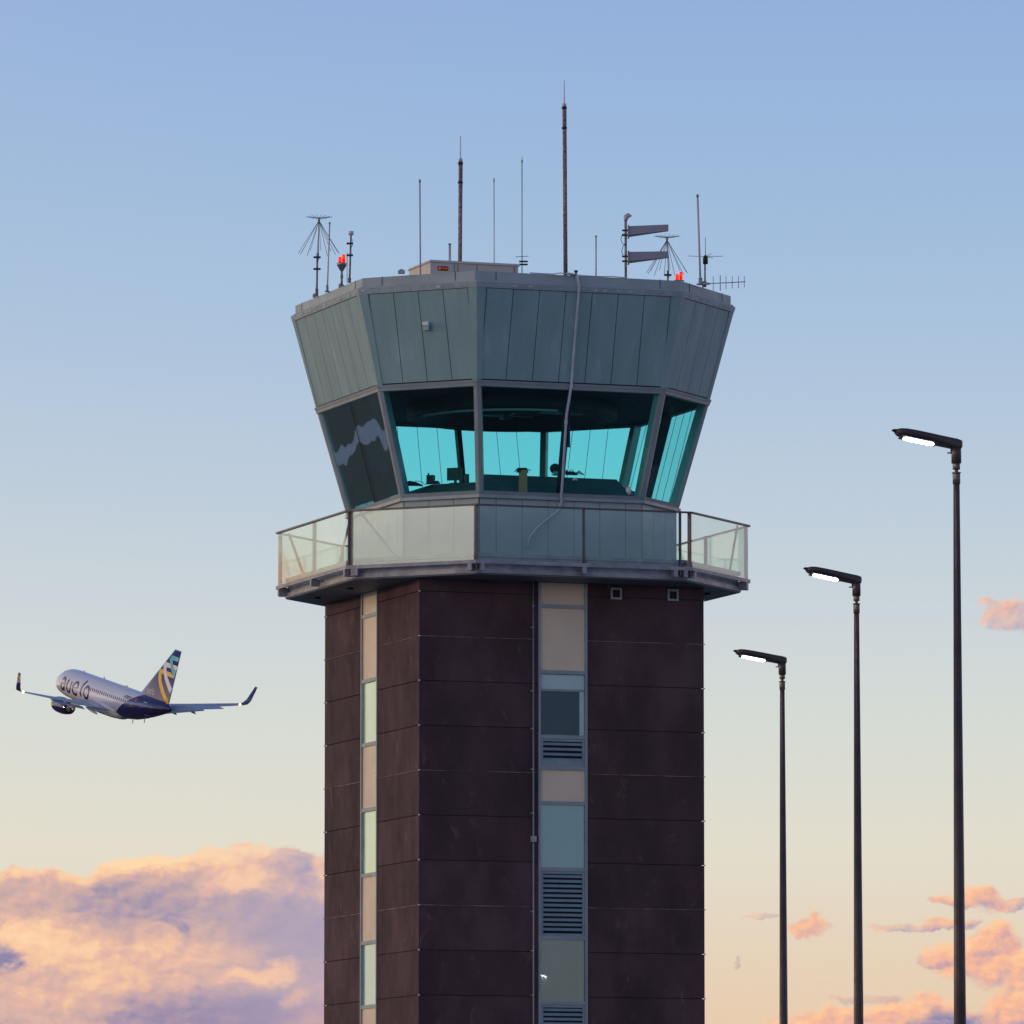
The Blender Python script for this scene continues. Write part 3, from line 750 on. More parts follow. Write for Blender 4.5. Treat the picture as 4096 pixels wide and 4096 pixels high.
tag(q.build('cord_heap', 'black', None, p), 'low heap of dark cords on the cab desk right of the outside cable', 'cords')
p = at(2300, 1921, 147.0)
q = MB(); q.tube([(-.04, 0, 0), (0, 0, .035), (.045, 0, .0)], [.02, .022, .02], 8)
tag(q.build('white_handset', 'white', None, p+Vector((0, 0, 0))), 'small bright white handset lying on the cab desk slope', 'handset')
p = at(2515, 1962, 147.2)
q = MB(); vs = []
bm = bmesh.new(); bmesh.ops.create_icosphere(bm, subdivisions=2, radius=.075)
for v in bm.verts: v.co *= rnd.uniform(.75, 1.15); v.co.x *= .8; v.co.z *= 1.15
q.add([v.co.copy() for v in bm.verts], [[v.index for v in f.verts] for f in bm.faces]); bm.free()
tag(q.build('crumpled_paper', 'white', None, p), 'crumpled white paper in the right corner of the front cab window', 'paper')
p = at(2272, 1745, 147.9)
q = MB(); q.box((0, 0, 0), (.09, .03, .46)); q.box((0, 0, .235), (.11, .05, .02))
tag(q.build('hanging_panel', prin('blue_panel', (.01, .03, .12), .4), None, p), 'narrow dark blue panel hanging from the cab ceiling behind the outside cable', 'hanging panel')
p = at(2030, 1665, 149.6)
t = thing('ceiling_fan', 'pale ceiling fan hanging inside the cab', 'ceiling fan', p, R(10))
q = MB(); q.tube([(0, 0, -.06), (0, 0, .06)], .10, 16); q.tube([(0, 0, .06), (0, 0, .30)], .02, 8); q.build('motor', 'console', t)
for k in range(4):
    m_ = Matrix.Rotation(R(90*k+5), 4, 'Z') @ Matrix.Translation((.32, 0, 0)) @ Matrix.Rotation(R(10), 4, 'X')
    q = MB(); q.box((0, 0, 0), (.46, .10, .012), m=m_); q.build('blade', 'white', t)

# ------------------------------------------------------------------ conduit running down the front of the cab
nF = Vector((0, -1, 0))
def cab_pt(px, py, z, off=.04):
    """point on the tilted front face (local), at photo column px and world height z"""
    if z >= zC: t_ = (z-zC)/(zB-zC); H = oC[0]+(oB[0]-oC[0])*t_
    elif z >= zD: t_ = (z-zD)/(zC-zD); H = oD[0]+(oC[0]-oD[0])*t_
    else: H = oW[0]
    return TM @ on_plane_y(px, py, -H-off)
pt = [atz(2270, 1094, zA+.03), atz(2300, 1100, zA+.03), cab_pt(2309, 1108, zB, .05), cab_pt(2316, 1140, zB-.05, .06), cab_pt(2316, 1160, zB-.15, .05), cab_pt(2300, 1350, (zB+zC)/2, .05), cab_pt(2285, 1545, zC, .09),
      cab_pt(2266, 1660, zC-.6, .08), cab_pt(2264, 1690, zC-.8, .10), cab_pt(2247, 1968, zD+.12, .12), cab_pt(2244, 1975, zD, .12), cab_pt(2247, 2003, zD-.12, .08), cab_pt(2238, 2032, zD-.3, .05)]
cb = MB(); cb.tube(pt, .027, 10)
cb.tube([pt[6]+Vector((0, 0, .01)), pt[6]-Vector((0, 0, .05))], .032, 10); cb.tube([pt[8]+Vector((0, 0, .05)), pt[8]-Vector((0, 0, .05))], .034, 10)
tw = TM @ Vector((0, 0, 0))
cu = [cab_pt(2238, 2032, zD-.3, .05), cab_pt(2225, 2048, 0, .05), cab_pt(2190, 2075, 0, .05), cab_pt(2155, 2105, 0, .05), cab_pt(2128, 2135, 0, .05), cab_pt(2114, 2160, 0, .05), cab_pt(2112, 2195, 0, .05)]
cb.tube(cu, .024, 10)
tag(cb.build('conduit', 'conc'), 'grey conduit running down the front of the cab from roof to gallery', 'conduit')
# wall lamp housing on the left chamfer
p = atz(1709, 1300, 0)
def on_chamfer(px, py):
    d, mbm, upv, nrm, wb, wt = face_frame(ringC, ringB, 1)
    c_ = TMI @ Vector((0, 0, CAMZ)); q_ = TMI @ at(px, py, 148); dr_ = q_-c_
    nn_ = nrm if nrm.dot(dr_) < 0 else -nrm
    k = (mbm-c_).dot(nn_)/dr_.dot(nn_); return c_+dr_*k, nn_, d
pc, ncf, dcf = on_chamfer(1709, 1300)
ang = math.atan2(dcf.y, dcf.x)+YAW
t = thing('wall_lamp', 'small square lamp housing on the grey cladding above the left front window', 'wall lamp', TM @ (pc+ncf*.05), ang)
q = MB(); q.box((0, 0, .035), (.135, .10, .07)); q.build('hood', 'white', t)
q = MB(); q.box((0, .01, -.05), (.13, .07, .10)); q.build('housing', 'clad', t)

# ------------------------------------------------------------------ roof equipment
ZR = zA-.12
def base_at(px, Y): p = at(px, 1090, Y); p.z = ZR; return p
def zat(px, py, Y): return at(px, py, Y).z
def whip(px0, px1, ytop, Y, r, label, foot=None, mat='fibre', edge=False, py0=None):
    b = atz(px0, py0, zA) if edge else base_at(px0, Y)
    Y = b.y; tp = at(px1, ytop, Y)
    t = thing('whip_antenna', label, 'antenna', b, 0, 'slim rod antennas on the tower roof')
    d = tp-b
    q = MB(); q.tube([(0, 0, 0), d*.97], r, 10); q.build('rod', mat, t)
    q = MB(); q.tube([d*.97, d], r*1.25, 10); q.build('cap', 'mastd', t)
    q = MB(); q.tube([(0, 0, -.0), (0, 0, foot or .14)], r*1.9, 10); q.tube([(0, 0, 0), (0, 0, .02)], r*4, 12); q.build('mount', 'grey', t)
    return t
def discone(px0, py0, pxh, pyh, Y, mast_y, clamps, label, edge):
    b = atz(px0, py0, zA) if edge else base_at(px0, Y); Y = b.y
    h = at(pxh, pyh, Y)-b
    t = thing('discone_antenna', label, 'antenna', b, 0, 'umbrella shaped spoke antennas')
    mt_ = zat(px0, mast_y, Y)-b.z
    q = MB(); q.tube([(0, 0, 0), (h.x*.25, 0, mt_)], .021, 10); q.tube([(0, 0, 0), (0, 0, .16)], .034, 10); q.build('mast', 'mastd', t)
    q = MB(); q.tube([(h.x*.25+.02, 0, mt_-.15), h], .011, 8); q.tube([h-Vector((0, 0, .06)), h+Vector((0, 0, .012))], .024, 10); q.build('stem', 'grey', t)
    q = MB()
    for k in range(16):
        a = 2*PI*k/16+.2; q.tube([h, h+Vector((math.cos(a)*.28, math.sin(a)*.28, .03+.012*math.sin(3*a)))], .0045, 5)
    q.build('disc_rods', 'grey', t)
    q = MB()
    for k in range(12):
        a = 2*PI*k/12+.12; q.tube([h-Vector((0, 0, .05)), h+Vector((math.cos(a)*.43, math.sin(a)*.43, -.74))], .0055, 5)
    q.build('cone_rods', 'grey', t)
    for c in clamps:
        zc = zat(px0, c, Y)-b.z
        q = MB(); q.box((h.x*.1, 0, zc), (.15, .06, .035)); q.build('clamp', 'black', t)
    return t
discone(1267, 1186, 1276, 873, 0, 1013, (1029, 1076), 'umbrella shaped spoke antenna at the far left of the tower roof', True)
discone(2672, 1122, 2668, 950, 147.7, 1082, (1100,), 'umbrella shaped spoke antenna right of the two wedge antennas', False)
whip(1309, 1319, 889, 0, .0145, 'slim rod antenna between the left spoke antenna and the red beacon', edge=True, py0=1168)
whip(1682, 1679, 718, 147.1, .0175, 'slim rod antenna standing before the left end of the beige rooftop unit')
whip(1977, 1976, 713, 150.2, .0105, 'thin rod antenna rising behind the right half of the beige rooftop unit')
whip(2384, 2384, 942, 148.6, .0155, 'shortest rod antenna, alone right of the tall mast')
whip(2802, 2790, 778, 0, .021, 'slightly leaning rod antenna at the right end of the roof beside the comb antenna', edge=True, py0=1139)
# short stub pipe behind the unit
b = base_at(1799, 150.0); q = MB(); q.tube([(0, 0, 0), (0, 0, zat(1799, 980, 150)-b.z)], .026, 12, 0)
t = thing('vent_pipe', 'short thick vent pipe behind the beige rooftop unit', 'vent pipe', b); q.build('pipe', 'fibre', t)
q = MB(); zz = zat(1799, 980, 150)-b.z; q.tube([(0, 0, zz), (0, 0, zz+.03)], .028, 12); q.build('cap', 'black', t)
# tall perforated masts with spikes
def mast(px0, px1, ycap, yspike, Y, collars, rings, label):
    b = base_at(px0, Y); tp = at(px1, ycap, Y)-b; spk = at(px1, yspike, Y)-b
    t = thing('lightning_mast', label, 'mast', b, 0, 'tall roof masts with lightning spikes')
    pos = lambda y: tp*((zat(px0, y, Y)-b.z)/tp.z)
    q = MB(); q.tube([(0, 0, 0), tp], .040, 14); q.build('tube', 'mastd', t)
    q = MB(); q.tube([Vector((.036, -.026, 0)), tp+Vector((.036, -.026, 0))], .011, 6); q.build('side_strip', 'copper', t)  # thin copper coloured strip along one side of the mast
    q = MB(); q.tube([tp, tp+Vector((0, 0, .06))], .042, 14); q.build('cap', 'fibre', t)
    q = MB(); q.tube([tp, spk], [.011, .008], 8); q.build('spike', 'fibre', t)
    for c in collars:
        q = MB(); k = pos(c); q.tube([k-Vector((0, 0, .03)), k, k+Vector((0, 0, .03))], [.04, .062, .04], 14); q.build('collar', 'black', t)
    for c in rings:
        q = MB(); k = pos(c); q.tube([k-Vector((0, 0, .012)), k+Vector((0, 0, .012))], .040, 14); q.build('clamp_ring', 'white', t)
mast(1838, 1842, 646, 545, 150.1, (654, 730), (778, 929), 'shorter of the two thick roof masts, behind the beige unit')
mast(2262, 2257, 426, 322, 148.2, (432, 512), (563, 720, 879, 1038), 'tallest thick roof mast with a lightning spike')
# ground plane whip with coupler and looped cable
b = base_at(2088, 148.3); t = thing('ground_plane_antenna', 'thin rod antenna with a crossbar and black coupler right of the beige unit', 'antenna', b)
h = at(2088, 645, 148.3)-b; h2 = at(2088, 626, 148.3)-b
q = MB(); q.tube([(0, 0, 0), h], .0105, 8); q.tube([h, h2], .006, 6); q.build('rod', 'grey', t)
q = MB(); q.tube([h-Vector((0, 0, .03)), h+Vector((0, 0, .03))], .014, 8)
z1_ = zat(2088, 1026, 148.3)-b.z
q.build('tip_collar', 'black', t)
q = MB()
for a in (0.1, PI/2, PI, 3*PI/2): q.tube([(0, 0, z1_), (.14*math.cos(a), .14*math.sin(a), z1_+.01*math.cos(a))], .006, 6)
q.build('radials', 'black', t)
for yy in (1046, 1058):
    q = MB(); zz = zat(2088, yy, 148.3)-b.z; q.box((.03, 0, zz), (.18, .05, .03)); q.build('clamp', 'black', t)
q = MB(); q.tube([(.085, 0, 0), (.085, 0, .30)], .032, 10); q.tube([(.085, 0, .22), (.085, 0, .25)], .042, 10); q.build('coupler', 'black', t)
q = MB(); q.tube([(.085, 0, .30), (.12, 0, .35), (.18, 0, .32), (.21, 0, .20), (.20, 0, .08), (.16, 0, 0)], .007, 6); q.build('coax_loop', 'black', t)
# mast with two wedge antennas
Yw = 147.5; b = base_at(2503, Yw); t = thing('wedge_antenna_mast', 'pole carrying two grey wedge shaped antennas pointing right', 'antenna', b)
q = MB(); zt_ = zat(2503, 878, Yw)-b.z; q.tube([(0, 0, 0), (0, 0, zt_)], .026, 12); q.tube([(0, 0, .05), (0, 0, .2)], .04, 12); q.build('pole', 'mastd', t)
q = MB(); q.tube([(0, 0, zt_-.02), (.01, 0, zt_+.06), (.06, 0, zt_+.085), (.125, 0, zt_+.075)], [.035, .06, .055, .012], 12); q.build('photocell_head', 'fibre', t)
for (y0, y1, y2, y3, yc) in ((907, 948, 899, 924, 928), (1010, 1053, 1006, 1031, 1031)):
    w = MB(); x0_, x1_ = (2514-2503)/195.0, (2675-2503)/195.0
    za, zb2, zc2, zd2 = (zat(2503, y, Yw)-b.z for y in (y0, y1, y2, y3))
    w.hexa([(x0_, -.10, zb2+.03), (x0_, .10, zb2+.03), (x0_, .10, za), (x0_, -.10, za)], [(x1_, -.045, zd2), (x1_, .045, zd2), (x1_, .045, zc2), (x1_, -.045, zc2)])
    w.hexa([(x0_, -.03, zb2), (x0_, .03, zb2), (x0_, .10, zb2+.10), (x0_, -.10, zb2+.10)], [(x1_, -.01, zd2-.005), (x1_, .01, zd2-.005), (x1_, .03, zd2+.03), (x1_, -.03, zd2+.03)])
    wo = w.build('wedge', prin('radome_grey', (.36, .32, .38), .5, 0, .06, 2), t)
    q = MB(); q.hexa([(x0_-.015, -.12, zb2-.02), (x0_-.015, .12, zb2-.02), (x0_-.015, .12, za+.02), (x0_-.015, -.12, za+.02)], [(x0_+.015, -.12, zb2-.02), (x0_+.015, .12, zb2-.02), (x0_+.015, .12, za+.02), (x0_+.015, -.12, za+.02)]); q.build('flange', 'mastd', wo)
    q = MB(); zm = (za+zb2)/2
    for s in (.05, -.05): q.box((.0, 0, zm+s-.02), (.15, .07, .03))
    q.build('bracket', 'black', wo)
    q = MB(); q.tube([(.02, 0, zm-.02), (-.07, -.02, zm-.05), (-.10, -.02, zm-.16), (-.07, -.02, zm-.25), (0, -.03, zm-.27)] if y0 < 950 else [(.02, 0, zm-.02), (-.05, -.02, zm+.03), (-.085, -.02, zm+.14), (-.05, -.02, zm+.25), (0, -.03, zm+.30)], .007, 6); q.build('coax', 'black', wo)
# red obstruction beacons
def beacon(b, s, label):
    t = thing('obstruction_light', label, 'beacon', b, 0, 'twin red beacons on the tower roof')
    q = MB(); q.tube([(0, 0, 0), (0, 0, s)], .022, 10); q.tube([(0, 0, 0), (0, 0, .02)], .05, 12); q.tube([(0, 0, s*.55), (0, 0, s*.75)], .030, 10); q.build('stem', 'mastd', t)
    q = MB(); q.tube([(0, 0, s), (0, 0, s+.03), (.0, 0, s+.13), (0, 0, s+.17)], [.025, .045, .105, .11], 14); q.build('hub', 'metal', t)
    for x, dz_ in ((-.038, 0), (.040, .05)):
        q = MB(); q.tube([(x, 0, s+.17+dz_*.3), (x, 0, s+.24+dz_), (x, 0, s+.29+dz_), (x, 0, s+.305+dz_)], [.034, .036, .030, .012], 12); lo_ = q.build('lens', 'red', t)
        q = MB()
        for k in (.215, .250): q.tube([(x, 0, s+k+dz_), (x, 0, s+k+.012+dz_)], .038, 12)
        q.build('glow_band', 'redhot', lo_)
beacon(atz(1367, 1143, zA), .30, 'twin red beacon on a short stem near the left corner of the roof')
p = at(2716, 1122, 147.6); p.z = ZR
beacon(p, max(.02, zat(2716, 1122, 147.6)-ZR-.17), 'twin red beacon peeping over the right corner of the parapet')
# sensor mast with a pale drum
b = atz(1398, 1131, zA); t = thing('sensor_mast', 'thin mast topped by a pale drum sensor, right of the left red beacon', 'sensor mast', b); Y = b.y
ht = at(1404, 940, Y)-b
q = MB(); q.tube([(0, 0, 0), ht], .020, 10); q.tube([(0, 0, 0), (0, 0, .1)], .034, 10); q.tube([(-.05, 0, 0), (-.05, 0, .62)], .007, 6); q.build('mast', 'mastd', t)
q = MB(); q.tube([ht, ht+Vector((0, 0, .075))], .052, 18); q.build('drum', 'ptan', t)
for c in (974, 1021): q = MB(); q.box((.005, 0, zat(1400, c, Y)-b.z), (.135, .05, .036)); q.build('clamp', 'black', t)
q = MB(); zz = zat(1400, 974, Y)-b.z; q.tube([(.01, 0, zz+.1), (.06, 0, zz+.07), (.07, 0, zz-.03), (.02, 0, zz-.1)], .005, 5); q.build('coax', 'black', t)
# air handling unit
xl, yl = -2.22, -1.2
ac = thing('rooftop_unit', 'low beige air conditioning unit on the tower roof with a small orange badge', 'air conditioner', TM @ Vector((xl, yl, ZR)), YAW)
za_ = zat(1720, 1038, 148.1)-ZR
L_, D_ = 1.93, 1.38
q = MB(); q.hexa([(0, 0, 0), (L_, 0, 0), (L_, D_, 0), (0, D_, 0)], [(0, 0, za_-.05), (L_, 0, za_-.05), (L_, D_, za_-.05), (0, D_, za_-.05)]); q.build('casing', 'ptan', ac)
q = MB(); q.hexa([(-.03, -.03, za_-.048), (L_+.03, -.03, za_-.048), (L_+.03, D_+.03, za_-.048), (-.03, D_+.03, za_-.048)], [(0, 0, za_), (L_, 0, za_), (L_, D_, za_), (0, D_, za_)]); q.build('lid', 'ptan', ac)
q = MB()
for s in (.52, .60, 1.02, 1.84): q.box((s, -.004, za_/2-.03), (.008, .012, za_-.08))
q.build('panel_seam', 'seam', ac)
q = MB(); q.box((.27, -.008, za_-.17), (.22, .014, .085)); bdg = q.build('badge', 'black', ac)
q = MB(); q.tube([(.20, -.013, za_-.17), (.20, -.019, za_-.17)], .030, 16); q.build('badge_disc', 'orange', bdg)
def text_mesh(name, txt, size, mat, parent, xf, depth=.004, bold=0.0):
    cu_ = bpy.data.curves.new(name, 'FONT'); cu_.body = txt; cu_.size = size; cu_.extrude = depth; cu_.offset = bold; cu_.align_x = 'LEFT'
    ob = bpy.data.objects.new(name+'_tmp', cu_); C.objects.link(ob)
    dg = bpy.context.evaluated_depsgraph_get(); me = bpy.data.meshes.new_from_object(ob.evaluated_get(dg))
    bpy.data.objects.remove(ob); me.name = name
    for v in me.vertices: v.co = xf(v.co.copy())
    me.materials.clear(); me.materials.append(M[mat])
    o = bpy.data.objects.new(name, me); C.objects.link(o); o.parent = parent
    return o
text_mesh('badge_lettering', 'TRANE', .040, 'orange', bdg, lambda c: Vector((.243+c.x, -.018-c.z, za_-.184+c.y)), .002, .0015)
q = MB(); q.tube([(-.06, .35, 0), (-.06, .35, .22), (-.02, .35, .30)], .05, 12); q.box((-.06, .12, .14), (.05, .16, .26)); q.build('side_duct', 'grey', ac)
# ground plane radio antenna at the right end
b = atz(2820, 1148, zA); Y = b.y; t = thing('radial_antenna', 'small antenna with a dark box and horizontal rods at the right end of the roof', 'antenna', b)
zz = lambda y: zat(2822, y, Y)-b.z
q = MB(); q.tube([(0, 0, 0), (0, 0, zz(1054))], .018, 10); q.tube([(0, 0, 0), (0, 0, .12)], .03, 10); q.build('mast', 'mastd', t)
q = MB(); q.tube([(.01, 0, zz(1056)), (.01, 0, zz(1030)), (.01, 0, zz(1020))], [.052, .052, .015], 10); q.build('housing', 'black', t)
q = MB(); q.tube([(.01, 0, zz(1022)), (.01, 0, zz(951))], .007, 6); q.build('rod', 'grey', t)
q = MB()
for a in (.05, 1.1, PI+.02, PI+1.9): q.tube([(.01, 0, zz(1026)), (.01+.36*math.cos(a), .36*math.sin(a), zz(1026)+.01)], .006, 5)
q.build('radials', 'grey', t)
# comb shaped yagi
b = atz(2812, 1146, zA); Y = b.y; t = thing('yagi_antenna', 'horizontal comb shaped antenna reaching out past the right corner of the roof', 'antenna', b)
f0 = lambda x, y: at(x, y, Y)-b
q = MB(); q.tube([f0(2810, 1136), f0(2982, 1127)], .0095, 8); q.box(f0(2825, 1135), (.14, .05, .045)); q.build('boom', 'grey', t)
q = MB(); q.tube([(0, 0, -.02), (0, 0, .11)], .02, 8); q.build('clamp', 'grey', t)
for k, (x, h_) in enumerate(((2853, 29), (2881, 31), (2904, 26), (2929, 24), (2954, 25), (2977, 22))):
    y = 1136-(x-2810)*9/172
    q = MB(); q.tube([f0(x, y-h_), f0(x, y+h_)], .0065 if k != 1 else .009, 6); q.build('element', 'grey', t)
# small vent pipe with a dark cap on the parapet where the conduit starts
b = atz(2304, 1101, zA); t = thing('capped_pipe', 'small pipe with a dark cap on the parapet where the conduit starts', 'pipe', b)
q = MB(); q.tube([(0, 0, -.02), (0, 0, .06)], .022, 10); q.build('pipe', 'mastd', t)
q = MB(); q.tube([(0, 0, .06), (0, 0, .10)], .038, 12); q.build('cap', 'black', t)
# little weights and boxes along the parapet
for (x, y, w, lab) in ((1606, 1094, .14, 'small grey box on the parapet left of the beige unit'), (1363, 1150, .09, 'tiny dark box at the foot of the left red beacon'), (1257, 1190, .07, 'tiny dark block on the parapet beside the left spoke antenna')):
    b = atz(x, y, zA); q = MB(); q.box((0, 0, .03), (w, w, .06)); q.box((0, 0, .07), (w*.5, w*.5, .03))
    tag(q.build('roof_block', 'grey', None, b), lab, 'roof block')
# loose cable along the parapet
q = MB(); pts_ = [atz(x, y, zA+.012) for x, y in ((2120, 1091), (2160, 1094), (2215, 1096), (2240, 1092), (2300, 1099), (2340, 1103), (2400, 1106), (2450, 1106), (2500, 1111))]
q.tube(pts_, .011, 6)
tag(q.build('parapet_cable', 'conc'), 'thin grey cable lying along the front of the parapet', 'cable')

# ------------------------------------------------------------------ street lamps
def lamp_root(label, loc):
    t = thing('street_lamp', label, 'street lamp', loc, 0, 'lit street lamps in a row')
    H = 9.42+.0
    q = MB(); q.tube([(0, 0, 0), (0, 0, H-.02)], [.081, .030], 20); q.build('pole', 'pole', t)
    q = MB(); q.tube([(0, 0, 0), (0, 0, .25), (0, 0, .26)], [.16, .15, .10], 20); q.build('base', 'pole', t)
    q = MB(); q.tube([(0, 0, H-.135), (0, 0, H-.03)], .037, 18); q.tube([(0, 0, H-.03), (0, 0, H-.022)], .044, 18); q.build('sleeve', 'polel', t)
    q = MB(); q.tube([(0, 0, H-.022), (0, 0, H+.005)], .018, 14); q.tube([(0, 0, H+.005), (0, 0, H+.065)], .036, 18); q.build('neck', 'polel', t)
    # head: elbow + flattened arm pointing left, a little up and towards the viewer
    ez = H+.065
    q = MB(); q.tube([(0, 0, ez), (0, 0, ez+.10), (0, 0, ez+.15)], [.048, .048, .046], 18)
    q.box((-.066, 0, ez+.10), (.04, .02, .012)); q.box((-.05, 0, ez+.125), (.012, .02, .05)); q.build('elbow', 'pole', t)
    hd = MB(); secs = []
    prof = [(-.056, .026, .028), (-.045, .044, .046), (0, .052, .052), (.10, .066, .048), (.22, .082, .044), (.34, .092, .042), (.46, .094, .040), (.545, .086, .038), (.60, .066, .032), (.635, .038, .020)]
    n_ = 24; vs = []
    for x, w, h_ in prof:
        for k in range(n_):
            a = 2*PI*k/n_; cx_, sz_ = math.cos(a), math.sin(a)
            yy = w*math.copysign(abs(cx_)**.7, cx_); z_ = h_*math.copysign(abs(sz_)**(.8 if sz_ > 0 else .45), sz_)
            vs.append((-x, yy, z_))
    fs = [(i*n_+k, i*n_+(k+1) % n_, (i+1)*n_+(k+1) % n_, (i+1)*n_+k) for i in range(len(prof)-1) for k in range(n_)]
    fs += [tuple(range(n_)), tuple(range((len(prof)-1)*n_, len(prof)*n_))]
    hm = Matrix.Translation((0, 0, ez+.185)) @ Matrix.Rotation(R(20), 4, 'Z') @ Matrix.Rotation(R(9), 4, 'Y') @ Matrix.Rotation(R(-10), 4, 'X')
    hd.add([hm @ Vector(v) for v in vs], fs, 0, True); hd.build('head', 'pole', t)
    hc = MB(); hc.box((0, 0, 0), (.38, .13, .014), m=hm @ Matrix.Translation((-.39, 0, -.041))); ho = hc.build('lens_frame', 'black', t)
    ld = MB(); stad = [(x_+.036*math.cos(t_), .006+.036*math.sin(t_)) for x_, t0_ in ((-.27, -90), (-.515, 90)) for t_ in [R(t0_+22.5*k) for k in range(9)]]
    ld.hexa([hm @ Vector((x_, y_, -.056)) for x_, y_ in stad], [hm @ Vector((x_, y_, -.047)) for x_, y_ in stad])
    rw = MB()
    for k in range(13): rw.tube([hm @ Vector((-.27-.02*k, -.050, -.050)), hm @ Vector((-.27-.02*k, -.050, -.044))], .006, 6)
    rw.build('led_row', 'ledrim', ho)
    0; ld.build('led_panel', 'led', ho)
    tp = MB(); tp.hexa([hm @ Vector(v) for v in ((-.60, -.03, -.02), (-.60, .03, -.02), (-.60, .03, .02), (-.60, -.03, .02))], [hm @ Vector(v) for v in ((-.68, -.012, .0), (-.68, .012, .0), (-.67, .012, .014), (-.67, -.012, .014))]); tp.build('tip', 'black', t)
    return t
HT = 9.42
def lamp_loc(px, py_flange):
    # distance at which the flange height matches
    d = at(px, py_flange, 100.0); k = (HT-CAMZ)/(d.z-CAMZ)
    return (d.x*k, 100.0*k, 0)
l1 = lamp_root('nearest and tallest lit lamp, rightmost of the three lit pole lamps', lamp_loc(3825.5, 1880))
for px, py, lab in ((3426, 2406, 'middle one of the three lit pole lamps right of the tower'), (3129, 2718, 'lowest lit pole lamp, the one nearest to the tower')):
    c_ = copy_tree(l1); c_.location = lamp_loc(px, py); c_['label'] = lab; c_.rotation_euler = (0, 0, R(3 if px > 3300 else -3))

c_ = copy_tree(l1); c_.location = (29.6, 110.9, 0); c_.rotation_euler = (0, 0, R(-140)); c_['label'] = 'lit pole lamp mirrored in the lowest window of the front window strip'
# ------------------------------------------------------------------ airliner climbing away
# local frame: x forward, y to port, z up; a = metres aft of the nose = -x, origin at the nose on the fuselage axis
yaw_, pit_, bnk_ = R(121.04), R(-13.27), R(0.6)
PR = Matrix.Rotation(yaw_, 4, 'Z') @ Matrix.Rotation(pit_, 4, 'Y') @ Matrix.Rotation(bnk_, 4, 'X')
pl = thing('airplane', 'white and purple passenger jet climbing away to the left with a striped tail fin', 'airplane')
pl.matrix_world = Matrix.Translation((-51.74, 948.63, 75.675+CAMZ)) @ PR @ Matrix.Translation((18, 0, 0))
A = lambda a, s, h: Vector((-a, s, h))
SEC = [(0, .02, -.53, -.57), (.12, .24, -.28, -.82), (.4, .50, -.02, -1.05), (.9, .82, .34, -1.28), (1.6, 1.15, .82, -1.50), (2.3, 1.40, 1.28, -1.68), (3.1, 1.60, 1.66, -1.82),
       (4.2, 1.78, 1.92, -1.95), (5.6, 1.87, 2.0, -2.02), (7.5, 1.88, 2.0, -2.05), (11, 1.88, 2.0, -2.05), (15, 1.88, 2.0, -2.05), (19, 1.88, 2.0, -2.05), (21.5, 1.87, 2.0, -1.98), (23.5, 1.80, 2.0, -1.72),
       (25.5, 1.65, 1.98, -1.28), (27.5, 1.38, 1.94, -.74), (29.3, 1.05, 1.86, -.22), (30.8, .70, 1.72, .24), (31.8, .42, 1.52, .58), (32.3, .24, 1.34, .78)]
def sec(a):
    for p, q in zip(SEC[:-1], SEC[1:]):
        if a <= q[0]:
            t_ = (a-p[0])/(q[0]-p[0]); return [p[k]+(q[k]-p[k])*t_ for k in (1, 2, 3)]
    return list(SEC[-1][1:])
def skin(a, h, off=.012, side=1):
    w, t_, b_ = sec(a); c_ = (t_+b_)/2; hh = (t_-b_)/2; k = max(-.999, min(.999, (h-c_)/hh))
    return A(a, side*(w*math.sqrt(1-k*k)+off*math.sqrt(1-k*k)), h+off*k)
q = MB(); N_ = 40; vs = []
A_ = [0, .05, .12, .25, .4, .65, .9, 1.25, 1.6, 1.95, 2.3, 2.7, 3.1, 3.6, 4.2, 4.9, 5.6, 6.5, 7.5]+[8.5+k for k in range(14)]+[22+.5*k for k in range(20)]+[31.9, 32.1, 32.3]
for a in A_:
    w, t_, b_ = sec(a)
    for k in range(N_):
        g_ = 2*PI*k/N_; vs.append(A(a, w*math.cos(g_), (t_+b_)/2+(t_-b_)/2*math.sin(g_)))
q.add(vs, [(i*N_+k, i*N_+(k+1) % N_, (i+1)*N_+(k+1) % N_, (i+1)*N_+k) for i in range(len(A_)-1) for k in range(N_)]+[tuple(range(N_)), tuple(range((len(A_)-1)*N_, len(A_)*N_))], 0, True)
fus = q.build('fuselage', 'fus', pl)
# wings
def foil(le, te, h0, s, tc, camber=.0, n_=10):
    c_ = te-le; up = []; dn = []
    for k in range(n_+1):
        x = .5-.5*math.cos(PI*k/n_); y = 5*tc*(.2969*math.sqrt(x)-.126*x-.3516*x*x+.2843*x**3-.1015*x**4)
        up.append((le+c_*x, s, h0+c_*y)); dn.append((le+c_*x, s, h0-c_*y*.8))
    return [A(*p) for p in up]+[A(*p) for p in dn[1:-1][::-1]]
def loft(rings, name, mat, parent):
    q = MB(); n_ = len(rings[0]); vs = [v for r__ in rings for v in r__]
    fs = [(i*n_+k, i*n_+(k+1) % n_, (i+1)*n_+(k+1) % n_, (i+1)*n_+k) for i in range(len(rings)-1) for k in range(n_)]
    fs += [tuple(range(n_)), tuple(range((len(rings)-1)*n_, len(rings)*n_))]
    q.add(vs, fs, 0, True); return q.build(name, mat, parent)
def tilt(ring, s0, h0, ang, side):   # rotate a section about its own chord line for winglets
    out_ = []
    for v in ring:
        ds, dh = (v.y-s0)*side, v.z-h0
        out_.append(Vector((v.x, s0+side*(ds*math.cos(ang)-dh*math.sin(ang)), h0+ds*math.sin(ang)+dh*math.cos(ang))))
    return out_
